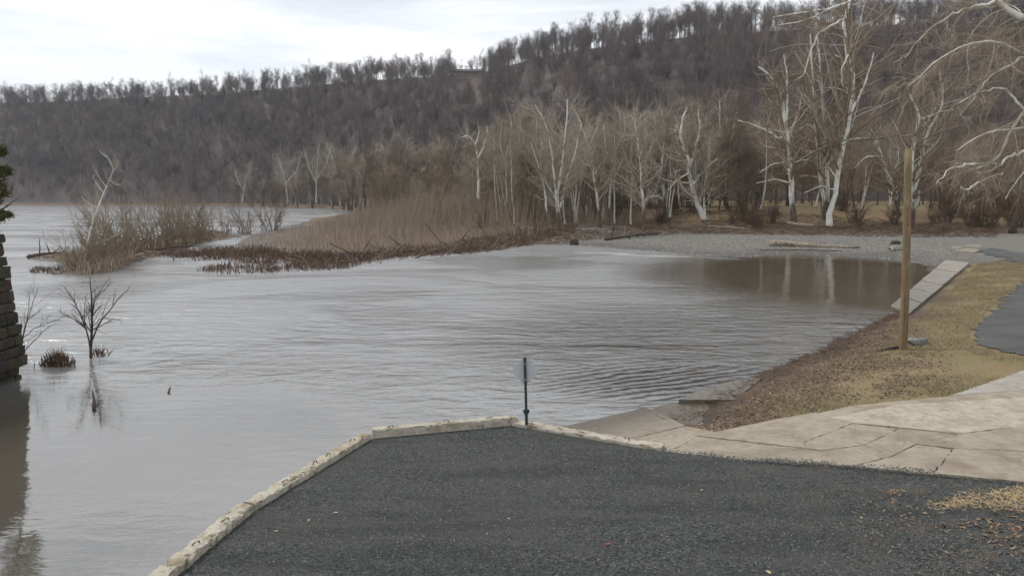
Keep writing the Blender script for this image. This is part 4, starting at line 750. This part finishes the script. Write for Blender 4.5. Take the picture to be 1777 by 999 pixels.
# ------------------------------------------------------------------ willow thicket, drift litter and dead stalks
def scatter_px(n, upoly, seed, z=.25):
    R = np.random.default_rng(seed); p = np.array([P(u, v, z)[:2] for u, v in upoly]); lo, hi = p.min(0), p.max(0); out = np.zeros((0, 2))
    while len(out) < n:
        q = R.uniform(lo, hi, (n * 3, 2)); out = np.concatenate([out, q[poly_sd(p, q[:, 0], q[:, 1]) > 0]])
    return out[:n]
TH = [(450, 440), (490, 448), (560, 452), (610, 452), (700, 438), (800, 432), (890, 420), (945, 409), (1000, 402), (1080, 396), (1180, 392), (1180, 384), (1000, 379), (800, 374), (700, 371), (640, 372), (560, 385), (500, 396), (440, 410), (415, 424)]
xy = scatter_px(22000, TH, 41); xy = xy[vnoise(xy[:, 0], xy[:, 1], .4, 8) * .7 + vnoise(xy[:, 0], xy[:, 1], .13, 18) * .5 > np.random.default_rng(1).uniform(.25, .6, len(xy))]; R = np.random.default_rng(42); gzv, gd, _ = height(xy[:, 0], xy[:, 1])
def rise(xy): 
    d = np.maximum(gd, 0); uu_ = 888.5 + xy[:, 0] / xy[:, 1] * F
    return (1.5 + 5.2 * smooth(2, 30, d)) * np.interp(uu_, [410, 560, 640, 850, 950, 1050, 1180], [.5, .65, 1.0, 1.0, .75, .5, .35]) * (0.55 + .9 * vnoise(xy[:, 0], xy[:, 1], .16, 6))
H_ = rise(xy) * (R.uniform(.35, 1.0, len(xy)) + .35 * (R.random(len(xy)) < .06)); n = len(xy); pts = np.zeros((n, 4, 3)); d = R.normal(size=(n, 2)) * .16 + np.array([.05, 0])
for k_ in range(4): f = k_ / 3; pts[:, k_, :2] = xy + d * (H_ * f ** 1.4)[:, None]; pts[:, k_, 2] = gzv - .15 + H_ * f
rad = np.linspace(1, .35, 4)[None] * (R.uniform(.009, .022, n) * np.where(R.random(n) < .06, 2.2, 1))[:, None]
tw = grow(pts, rad, 26000, (.3, 1), (.15, .4), (10, 35), 3, .1, .1, .75, rmin=.007, R=R)
stuff(obj('willow_thicket', mesh_np('willow_thicket', *tubes([(pts, rad, 3), (*tw, 3)])), M['stem']), 'dense tan thicket of bare willow stems on the point', 'thicket')
def sticks(n, poly, seed, ln, r, mat, name, label, cat, flat=.25, z=.25, zoff=0., water=False):
    xy = scatter_px(n, poly, seed, z); R = np.random.default_rng(seed + 1); g = height(xy[:, 0], xy[:, 1])[0]; g = np.maximum(g, 0) if water else g; a = R.uniform(0, 6.28, n); L_ = R.uniform(.3, 1, n) ** 1.5 * ln
    dz = np.abs(R.normal(size=n)) * flat; D = np.stack([np.cos(a), np.sin(a), dz], 1); D /= np.linalg.norm(D, axis=1, keepdims=True); c = np.c_[xy, g + zoff + R.uniform(0, .12, n)]
    pts = c[:, None] + D[:, None] * (np.linspace(0, 1, 3)[None, :, None] * L_[:, None, None]) + R.normal(size=(n, 3, 3)) * .02; rad = np.linspace(1, .5, 3)[None] * R.uniform(.4, 1, n)[:, None] * r
    return stuff(obj(name, mesh_np(name, *tubes([(pts, rad, 4)])), M[mat]), label, cat)
sticks(5200, [(480, 452), (560, 461), (610, 458), (700, 446), (800, 440), (890, 427), (945, 415), (1000, 405), (990, 396), (930, 402), (860, 412), (780, 424), (700, 430), (610, 440), (500, 440)], 51, 1.3, .045, 'litter', 'drift_litter', 'dark brown drift litter piled along the thicket shore', 'drift litter', flat=.5)
sticks(5200, [(940, 412), (1060, 405), (1180, 401), (1300, 402), (1450, 404), (1600, 408), (1730, 408), (1730, 396), (1600, 395), (1400, 392), (1250, 390), (1100, 391), (960, 398)], 53, 1.6, .035, 'litter', 'leaf_litter', 'reddish brown leaf and stick litter along the back of the gravel bar', 'leaf litter', flat=.3, z=.9)
sticks(420, [(960, 408), (1180, 402), (1450, 405), (1720, 408), (1720, 394), (1400, 390), (1250, 388), (1000, 394)], 55, 3.2, .04, 'drift', 'pale_sticks', 'pale weathered sticks strewn over the leaf litter', 'sticks', flat=.15, z=.9)
sticks(260, [(420, 445), (560, 461), (700, 446), (890, 427), (945, 412), (900, 404), (780, 424), (610, 440)], 57, 2.6, .045, 'drift', 'bleached_sticks', 'bleached sticks caught in the dark litter along the thicket shore', 'sticks', flat=.35)
sticks(160, [(600, 452), (800, 436), (945, 415), (930, 400), (780, 424), (610, 440)], 58, 4.0, .08, 'drift_dark', 'tangled_branches', 'tangled dark branches heaped along the thicket shore', 'branches', flat=.45)
def stalks(n, poly, seed, h, r, mat, name, label, cat, z=.05):
    xy = scatter_px(n, poly, seed, z); R = np.random.default_rng(seed); keep = vnoise(xy[:, 0], xy[:, 1], .6, 12) * .6 + vnoise(xy[:, 0], xy[:, 1], .2, 13) * .5 > R.uniform(.35, .75, len(xy)); xy = xy[keep]; n = len(xy); g = np.maximum(height(xy[:, 0], xy[:, 1])[0], -.1) - .1; hh = h * R.uniform(.3, 1.1, n); d = R.normal(size=(n, 2)) * .28
    pts = np.zeros((n, 4, 3))
    for k_ in range(4): f = k_ / 3; pts[:, k_, :2] = xy + d * (hh * f * f)[:, None]; pts[:, k_, 2] = g + hh * f
    rad = np.array([.5, 1, 1.3, .3])[None] * R.uniform(.4, 1.2, n)[:, None] * r
    return stuff(obj(name, mesh_np(name, *tubes([(pts, rad, 4)])), M[mat]), label, cat)
stalks(4200, [(290, 443), (400, 430), (500, 440), (600, 452), (640, 448), (600, 462), (520, 466), (440, 456), (340, 452)], 61, .9, .026, 'stalk', 'dead_stalks', 'rust brown dead stalks standing in the shallows off the thicket', 'dead stalks')
stalks(2400, [(340, 469), (420, 452), (540, 458), (640, 455), (600, 466), (480, 472), (380, 475)], 63, .6, .022, 'stalk', 'flooded_stalks', 'outer strip of dark dead stalks half drowned in the current', 'dead stalks')
stalks(1300, [(262, 443), (340, 434), (400, 436), (380, 450), (300, 452)], 65, .5, .022, 'stalk', 'drowned_stalks', 'scattered dark stalks poking from the water right of the island', 'dead stalks')
stalks(700, [(600, 457), (700, 446), (800, 441), (900, 429), (940, 424), (900, 424), (800, 436), (700, 441), (600, 451)], 67, .6, .028, 'stalk', 'shore_stalks', 'short dark stalks fringing the thicket waterline', 'dead stalks')

# ------------------------------------------------------------------ the flooded island
IG = 'willow shrubs on the flooded island'
ish = [shrub_proto('willow_shrub', 5.6, 90 + s, 'stem_grey', 'bare grey willow shrub on the flooded island', IG, n=22, nt=300, rt=.012, lean=.55) for s in range(3)]; us = [False] * 3
for n_, (u, v, sc) in enumerate([(190, 455, .95), (215, 447, .85), (170, 460, .75), (240, 440, .8), (262, 432, .95), (290, 428, 1.0), (315, 424, 1.0), (335, 420, .95), (355, 416, .8), (200, 436, .9), (140, 466, .6), (300, 414, 1.1), (345, 410, 1.0)]):
    p = P(u, v, .2); place(ish, us, p[0], p[1], sc, R=rw, z=max(gz(p[0], p[1]), 0))
for n_, (u, v, sc, lb) in enumerate([(425, 405, .95, 'spindly willow shrub right of the island before the open channel'), (470, 398, 1.2, 'bare willow shrub at the left tip of the thicket'), (395, 402, .7, 'small bent willow shrub between the island and the thicket')]):
    p = P(u, v, .1); o = place(ish, us, p[0], p[1], sc, R=rw, z=0.0, label=lb)
sycamore('dead white tree leaning right over the flooded island', 58, (150, 455), [([(148, 462), (152, 425), (158, 395), (168, 365), (180, 335), (194, 305), (197, 292)], 5.5, 2), ([(197, 292), (188, 275), (172, 262)], 1.8, .7), ([(185, 325), (172, 308), (162, 290)], 1.5, .6), ([(168, 362), (150, 350), (140, 340)], 1.6, .6), ([(190, 312), (200, 320), (210, 322)], 1.3, .6), ([(180, 335), (168, 320), (160, 305)], 1.2, .5)], [], 300, 3, 14, 50, brown=1, twl=.8, rt=.008)
sticks(1500, ISL, 71, 1.1, .03, 'litter', 'island_litter', 'brown drift litter caught on the flooded island', 'drift litter', flat=.5, z=0)
stalks(2200, [(88, 478), (160, 480), (210, 468), (240, 452), (170, 446), (110, 455)], 73, 1.5, .012, 'stem', 'island_grass', 'tan dead grass and stems at the island tip', 'dead grass')
stalks(600, [(50, 472), (100, 476), (110, 466), (60, 462)], 75, .45, .02, 'stalk', 'tip_stalks', 'dark stalks in the water off the island tip', 'dead stalks')
log('log', (172, 462), (248, 447), .16, .10, 81, M['drift'], 'pale fallen log along the front of the flooded island', lift=(.1, .25), z=.1, branches=6)
log('log', (258, 436), (335, 425), .14, .1, 82, M['drift_dark'], 'dark fallen log under the island shrubs', z=.15, branches=4)
log('log', (48, 448), (110, 440), .2, .12, 83, M['drift_dark'], 'dark drift log in the water left of the island', z=.0, branches=5)
log('log', (590, 448), (720, 438), .3, .2, 84, M['bark_dark'], 'long dark log along the thicket waterline', z=.1)
log('branch', (818, 396), (848, 378), .09, .04, 85, M['drift_dark'], 'crooked dark branch sticking up from the thicket edge', 'branch', z=.5, lift=(.2, 1.0), branches=5)
log('log', (840, 385), (905, 398), .14, .09, 86, M['drift'], 'grey drift log at the thicket edge', z=.6, lift=(.3, .2), branches=3)
log('log', (870, 405), (915, 400), .10, .06, 87, M['drift_dark'], 'thin dark log with pale stub at the thicket edge', z=.5, lift=(.1, .2), branches=2)

# ------------------------------------------------------------------ on the gravel bar
def snag(u, v, h, r, seed, mat, label):
    c = ground_at(u, v); V, Fc = log_mesh((0, 0, -.2), (.12 * h, 0.01, h), r, r * .75, seed, .05, n=8); return tag(obj('stump', mesh_py('stump', V, Fc, True), mat, loc=c), label, 'stump')
log('log', (1336, 427), (1492, 431), .36, .2, 91, M['drift'], 'long bleached log lying on the gravel bar by the pool', bend=.07, n=22, rough=.26)
log('log', (1312, 434), (1478, 436), .05, .04, 92, M['drift_dark'], 'thin dark pole half in the pool below the bleached log', bend=.02)
log('log', (1545, 436), (1566, 434), .30, .28, 93, M['drift'], 'short cut log with dark end on the gravel behind the pole', bend=0, n=6)
lump('rock', ground_at(1554, 424), (.5, .4, .28), 94, M['bark_dark'], 'dark reddish lump lying behind the short cut log', 'rock')
log('driftwood', (1050, 418), (1148, 408), .22, .08, 95, M['bark_dark'], 'dark driftwood tree with root tangle on the gravel bar', lift=(.1, .25), branches=9)
snag(1083, 408, 1.3, .10, 96, M['drift'], 'pale broken snag standing beside the driftwood')
lump('stump', ground_at(996, 425), (.55, .35, .45), 97, M['bark_dark'], 'dark stump at the waterline of the gravel bar', 'stump')
log('log', (1228, 393), (1300, 398), .14, .09, 98, M['drift'], 'pale root log at the foot of the thick leaning sycamore', bend=.04, branches=3)
log('log', (1366, 388), (1412, 393), .16, .12, 99, M['drift'], 'pale fallen log below the tall white sycamores', bend=.03)
snag(1757, 405, 2.2, .55, 101, M['bark_dark'], 'dark tree stump at the right edge beside the lane')
# ------------------------------------------------------------------ standing in the water near the pier
def small_tree(nm, label, u, v, Y, strokes, seed, nb, nt, mat='bark_dark', cat='tree'):
    R = np.random.default_rng(seed); root = P(u, v, 0); Y = root[1]; s = px(Y); t = thing(nm, label, cat, root); lp, lr = [], []
    for pts, w0, w1 in strokes:
        q3 = [PD(a, b, Y + R.normal() * .12 * i_) - root for i_, (a, b) in enumerate(pts)]
        if pts[0][1] > v - 4: q3.insert(0, q3[0] - np.array([0, 0, .4]))
        q, r = stroke(q3, w0 * s * .36, w1 * s * .36, 12, .01, R); lp.append(q); lr.append(r)
    lp, lr = np.array(lp), np.array(lr); l = grow(lp, lr, nb, (.3, 1), (.15, .4), (20, 55), 5, .03, .1, .55, rmin=.005, R=R); l2 = grow(*l, nt, (.1, 1), (.3, .8), (15, 50), 4, .02, .1, .7, rmin=.004, R=R)
    obj('trunk', mesh_np('trunk', *tubes([(q[None], r[None], 7) for q, r in zip(lp, lr)])), M[mat], t); c = obj('twigs', mesh_np('twigs', *tubes([(*l, 4), (*l2, 3)])), M[mat], t); c['kind'] = 'stuff'; return t
small_tree('drowned_sapling', 'small bare dark tree standing in the river near the pier', 157, 621, 0, [([(157, 621), (157, 600), (160, 580), (160, 545), (158, 505), (156, 480)], 8, 2), ([(156, 602), (150, 575), (140, 545), (128, 520), (112, 498)], 4, 1.2), ([(160, 590), (172, 560), (190, 538), (208, 515), (226, 496)], 4, 1.2), ([(148, 570), (130, 555), (100, 538)], 2.5, 1), ([(147, 552), (158, 535)], 2, 1), ([(162, 565), (178, 550), (210, 556)], 2, .8), ([(160, 530), (172, 512), (192, 492)], 2, .8), ([(150, 575), (146, 540), (150, 510)], 2, .8)], 310, 60, 160)
small_tree('drowned_bush', 'thin bare bush leaning out of the water beside the pier', 34, 622, 0, [([(34, 622), (50, 600), (70, 580), (86, 565)], 3, 1), ([(34, 622), (42, 570), (54, 535), (66, 500)], 3, 1), ([(34, 610), (46, 560), (52, 520), (48, 500)], 2, .8), ([(36, 590), (60, 568), (90, 558), (118, 545)], 2, .8)], 311, 30, 80)
def clump(u, v, n, w, h, seed, nm, label, mat='stalk', r=.014):
    R = np.random.default_rng(seed); c = P(u, v, 0); xy = R.normal(size=(n, 2)) * np.array([w, w * .5]); hh = h * R.uniform(.3, 1, n) * np.exp(-(xy[:, 0] / w) ** 2 * .15); d = R.normal(size=(n, 2)) * .25; pts = np.zeros((n, 4, 3))
    for k_ in range(4): f = k_ / 3; pts[:, k_, :2] = xy + d * (hh * f * f)[:, None]; pts[:, k_, 2] = hh * f - .1
    rad = np.array([.7, 1, 1.2, .3])[None] * R.uniform(.5, 1.4, n)[:, None] * r; t = thing(nm, label, 'weed clump', c); o = obj('stalks', mesh_np('stalks', *tubes([(pts, rad, 4)])), M[mat], t); o['kind'] = 'stuff'; return t
clump(102, 634, 190, .26, .75, 321, 'weed_clump', 'rust brown clump of dead weeds in the river near the pier')
clump(172, 617, 26, .18, .6, 322, 'weed_clump', 'sparse dark dead weeds beside the small drowned tree')
log('stick', (163, 713), (162, 699), .055, .02, 331, M['bark_dark'], 'dark broken stick poking out of the calm river', 'stick', z=-.02, lift=(0, .34), n=5)
log('stick', (292, 684), (296, 679), .03, .02, 332, M['bark_dark'], 'small dark snag poking out of the river right of the stick', 'stick', z=-.02, lift=(0, .12), n=5)

# ------------------------------------------------------------------ grass, leaves, straw, pebbles
M['blade'] = mat_island('dry_lawn_blade', [(0.34, 0.275, 0.175), (0.25, 0.20, 0.115), (0.19, 0.175, 0.085), (0.40, 0.34, 0.225), (0.20, 0.155, 0.10)], scale=.9, nmix=.5); M['leaf'] = mat_island('dry_leaf', [(0.24, 0.165, 0.105), (0.11, 0.078, 0.055), (0.33, 0.255, 0.175), (0.075, 0.058, 0.045), (0.18, 0.11, 0.07)]); M['leaf_pale'] = mat_simple('pale_dry_leaf', (0.52, 0.45, 0.30), (0.40, 0.32, 0.19), 4, objvar=.4); M['leaf_red'] = mat_simple('red_dry_leaf', (0.30, 0.10, 0.07), (0.22, 0.08, 0.05), 4)
M['straw'] = mat_island('pale_straw', [(0.52, 0.39, 0.22), (0.34, 0.23, 0.12), (0.58, 0.47, 0.30), (0.26, 0.16, 0.08)]); M['pebble'] = mat_island('river_pebble', [(0.25, 0.235, 0.21), (0.09, 0.085, 0.078), (0.18, 0.17, 0.155), (0.36, 0.34, 0.31), (0.12, 0.11, 0.10)])
R = np.random.default_rng(500)
BK = [(1200, 748), (1340, 727), (1480, 701), (1650, 684), (1777, 640), (1900, 610), (1900, 470), (1777, 430), (1700, 442), (1640, 500), (1560, 545), (1470, 592), (1400, 622), (1300, 672)]
def blades(n, seed, hgt, wid, mat, name, label, cat, mask):
    xy = scatter_px(n, BK, seed, .9); xy = xy[mask(xy)]; R = np.random.default_rng(seed); n = len(xy); z, d, _ = height(xy[:, 0], xy[:, 1]); pr = poly_sd(RAMP, xy[:, 0], xy[:, 1]); pp = poly_sd(PATHP, xy[:, 0], xy[:, 1])
    k = (pr < -.02) & (pp < -.1) & (d > .5) & (poly_sd(ROADP, xy[:, 0], xy[:, 1]) < -.05); xy, z = xy[k], z[k]; n = len(xy); a = R.uniform(0, 6.28, n); c = np.c_[xy, z - .005]; e = np.c_[np.cos(a), np.sin(a), 0 * a] * wid; h = hgt * R.uniform(.4, 1.2, n); l = np.c_[R.normal(size=(n, 2)) * .8 * h[:, None], h]
    V = np.stack([c - e, c + e, c + e * .3 + l, c - e * .3 + l], 1).reshape(-1, 3); return stuff(obj(name, mesh_np(name, V, np.arange(len(V)).reshape(-1, 4), False), M[mat]), label, cat)
ROADP = [P(1777, 603, 1), P(1735, 594, 1), P(1702, 582, 1), P(1686, 568, 1), P(1690, 553, 1), P(1712, 530, 1), P(1742, 505, 1), P(1777, 482, 1), P(1880, 445, 1), P(2300, 470, 1), P(2300, 620, 1)]
blades(170000, 501, .075, .006, 'blade', 'lawn_grass', 'short dry grass covering the bank by the pole', 'grass', lambda q: vnoise(q[:, 0], q[:, 1], .5, 20) + .5 * vnoise(q[:, 0], q[:, 1], 2.4, 21) > np.random.default_rng(3).uniform(.45, .85, len(q)))
def flecks(poly, n, seed, size, mat, name, label, cat, z, fz, flat=.25, asp=.5):
    xy = scatter_px(n * 2, poly, seed, z); R = np.random.default_rng(seed); pw = np.array([P(u, v, z)[:2] for u, v in poly]); e_ = poly_sd(pw, xy[:, 0], xy[:, 1]); xy = xy[R.random(len(xy)) < np.clip(e_ / (.55 * e_.max()), 0, 1) * np.clip(vnoise(xy[:, 0], xy[:, 1], 1.6, seed) * 2.6 - .5, .08, 1)]; g = fz(xy); n = len(xy); a = R.uniform(0, 6.28, n); s_ = size * R.uniform(.5, 1.3, n); c = np.c_[xy, g + .008 + R.uniform(0, .01, n)]
    e = np.c_[np.cos(a), np.sin(a), R.normal(size=n) * flat] * s_[:, None]; f = np.c_[-np.sin(a), np.cos(a), R.normal(size=n) * flat] * (s_ * asp)[:, None]
    V = np.stack([c - e, c + f * .9 + e * .1, c + e + [0, 0, .01], c - f], 1).reshape(-1, 3); return stuff(obj(name, mesh_np(name, V, np.arange(len(V)).reshape(-1, 4), False), M[mat]), label, cat)
gnd = lambda q: height(q[:, 0], q[:, 1])[0]
flecks([(1150, 770), (1340, 735), (1500, 706), (1680, 690), (1660, 620), (1560, 520), (1440, 580), (1380, 615), (1280, 658), (1180, 700)], 14000, 511, .045, 'leaf', 'fallen_leaves', 'brown dead leaves scattered on the lower bank', 'leaves', .6, gnd)
lotz = lambda q: np.full(len(q), LZ)
flecks([(1600, 872), (1680, 850), (1800, 838), (1860, 850), (1860, 890), (1720, 886), (1630, 895)], 1500, 513, .05, 'straw', 'straw_patch', 'pale straw scattered at the right of the dark gravel lot', 'straw', LZ, lotz, asp=.10)
flecks([(1530, 850), (1575, 848), (1580, 872), (1545, 874)], 160, 514, .04, 'straw', 'straw_wisp', 'small wisp of straw on the gravel below the ramp', 'straw', LZ, lotz, asp=.12)
flecks([(1380, 860), (1777, 830), (1900, 860), (1900, 1010), (1560, 1030)], 300, 515, .035, 'leaf', 'leaf_crumbs', 'brown leaf crumbs strewn over the right of the gravel lot', 'leaf crumbs', LZ, lotz)
flecks([(1640, 905), (1777, 875), (1860, 900), (1840, 990), (1720, 960)], 130, 516, .045, 'leaf', 'leaf_patch', 'rusty leaf patch at the right edge of the gravel lot', 'leaves', LZ, lotz)
flecks([(330, 999), (650, 770), (880, 745), (1300, 805), (1777, 840), (1777, 999)], 500, 517, .012, 'leaf_pale', 'pale_specks', 'tiny pale specks on the dark gravel', 'specks', LZ, lotz)
sticks(1500, [(1150, 742), (1250, 700), (1340, 660), (1470, 606), (1560, 552), (1575, 530), (1540, 545), (1400, 612), (1290, 655), (1200, 690)], 531, .4, .008, 'litter', 'wrack_line', 'thin line of small drift sticks along the near waterline', 'drift litter', flat=.3, z=.15)
# single leaves one can point at
def leaf_mesh(seed):
    R = np.random.default_rng(seed); V = [(-.5, 0, 0), (-.15, -.28, .10), (.25, -.22, .12), (.5, 0, .05), (.2, .25, .14), (-.2, .26, .08), (0, 0, .0)]; me = mesh_py('leaf', [np.array(v) + R.normal(size=3) * .03 for v in V], [[6, i, (i + 1) % 6] for i in range(6)]); return me
LM = [leaf_mesh(i) for i in range(3)]; [m_.materials.append(M['leaf_pale']) for m_ in LM]
for i, (u, v, s_, lb) in enumerate([(583, 889, .075, 'pale leaf nearest the middle of the river kerb'), (536, 902, .07, 'pale leaf lying closest to the river kerb'), (478, 921, .06, 'yellowish leaf beside the kerb crack'), (883, 899, .06, 'lone pale leaf in the middle of the gravel lot'), (1218, 850, .07, 'yellow leaf on the gravel below the ramp edge'), (1333, 992, .09, 'pale leaf at the bottom edge of the picture'), (1495, 898, .06, 'pale leaf left of the straw patch'), (1605, 890, .07, 'pale leaf just below the straw patch')]):
    o = tag(obj('fallen_leaf', LM[i % 3].copy() if i == 0 else LM[i % 3], loc=P(u, v, LZ + .008)), lb, 'leaf', 'single leaves on the gravel lot'); o.scale = (s_,) * 3; o.rotation_euler[2] = i * 1.7
o = obj('fallen_leaf', leaf_mesh(9), M['leaf_red'], loc=P(1054, 944, LZ + .008)); o.scale = (.09,) * 3; tag(o, 'single reddish leaf on the dark gravel lot', 'leaf', 'single leaves on the gravel lot')
# loose stones on the lot and along its edge
def stones(xy, z, sz, seed, mat, name, label):
    R = np.random.default_rng(seed); n = len(xy); q = sz * R.uniform(.4, 1.2, (n, 1)) * R.uniform(.7, 1.3, (n, 3)) * np.array([1, 1, .7]); O = np.array([(1, 0, 0), (0, 1, 0), (-1, 0, 0), (0, -1, 0), (0, 0, 1)], float)
    V = (np.c_[xy, z][:, None] + O[None] * q[:, None]).reshape(-1, 3); b = np.arange(n) * 5; Fc = np.concatenate([np.stack([b + i, b + (i + 1) % 4, b + 4], -1) for i in range(4)]); return stuff(obj(name, mesh_np(name, V, Fc, False), M[mat]), label, 'gravel')
M['chip'] = mat_island('dark_stone_chip', [(0.05, 0.055, 0.054), (0.11, 0.115, 0.11), (0.03, 0.033, 0.033), (0.17, 0.175, 0.165), (0.07, 0.072, 0.068)], nmix=.1)
xy = scatter_px(16000, [(330, 999), (650, 768), (880, 744), (1148, 790), (1320, 806), (1777, 842), (1777, 1010)], 541, LZ); stones(xy, np.full(len(xy), LZ), .016, 542, 'chip', 'loose_gravel', 'loose dark stone chips covering the gravel lot')
R = np.random.default_rng(543); e0 = np.array(lot_edge[5:12])[:, :2]; k_ = R.integers(0, 6, 1600); f_ = R.random((1600, 1)); xy = e0[k_] * (1 - f_) + e0[k_ + 1] * f_ + R.normal(size=(1600, 2)) * np.array([.06, .09]); stones(xy, np.maximum(ramp_z(xy[:, 0], xy[:, 1]), LZ) + .0, .018, 544, 'chip', 'spilled_gravel', 'dark stone chips spilled along the foot of the ramp')
# pebbles of the bar
xy = scatter_px(9000, [(900, 425), (990, 424), (1100, 431), (1280, 445), (1500, 445), (1610, 458), (1680, 440), (1600, 410), (1400, 404), (1180, 402), (1000, 408)], 521, .3); R = np.random.default_rng(522); z = gnd(xy); n = len(xy); sz = R.uniform(.04, .13, (n, 1)) * R.uniform(.7, 1.3, (n, 3)) * np.array([1, 1, .6])
O = np.array([(1, 0, 0), (0, 1, 0), (-1, 0, 0), (0, -1, 0), (0, 0, 1)], float); V = (np.c_[xy, z][:, None] + O[None] * sz[:, None]).reshape(-1, 3); b = np.arange(n)[:, None] * 5
Fc = np.concatenate([np.stack([b[:, 0] + i, b[:, 0] + (i + 1) % 4, b[:, 0] + 4], -1) for i in range(4)]); stuff(obj('gravel_stones', mesh_np('gravel_stones', V, Fc, False), M['pebble']), 'grey river stones covering the gravel bar', 'gravel')

# ------------------------------------------------------------------ hazy air over the valley
HZ = bpy.data.materials.new('haze_air'); HZ.use_nodes = True; HZ.node_tree.nodes.clear(); ho = HZ.node_tree.nodes.new('ShaderNodeOutputMaterial'); pv = HZ.node_tree.nodes.new('ShaderNodeVolumePrincipled')
pv.inputs['Color'].default_value = (0.80, 0.86, 0.96, 1); pv.inputs['Density'].default_value = 0.00012; pv.inputs['Anisotropy'].default_value = 0.3; HZ.node_tree.links.new(pv.outputs[0], ho.inputs['Volume'])
V, Fc = box(-1800, 2700, -80, 2600, -2.2, 160); stuff(obj('haze', mesh_py('haze', V, Fc), HZ), 'thin grey blue haze filling the river valley', 'haze')
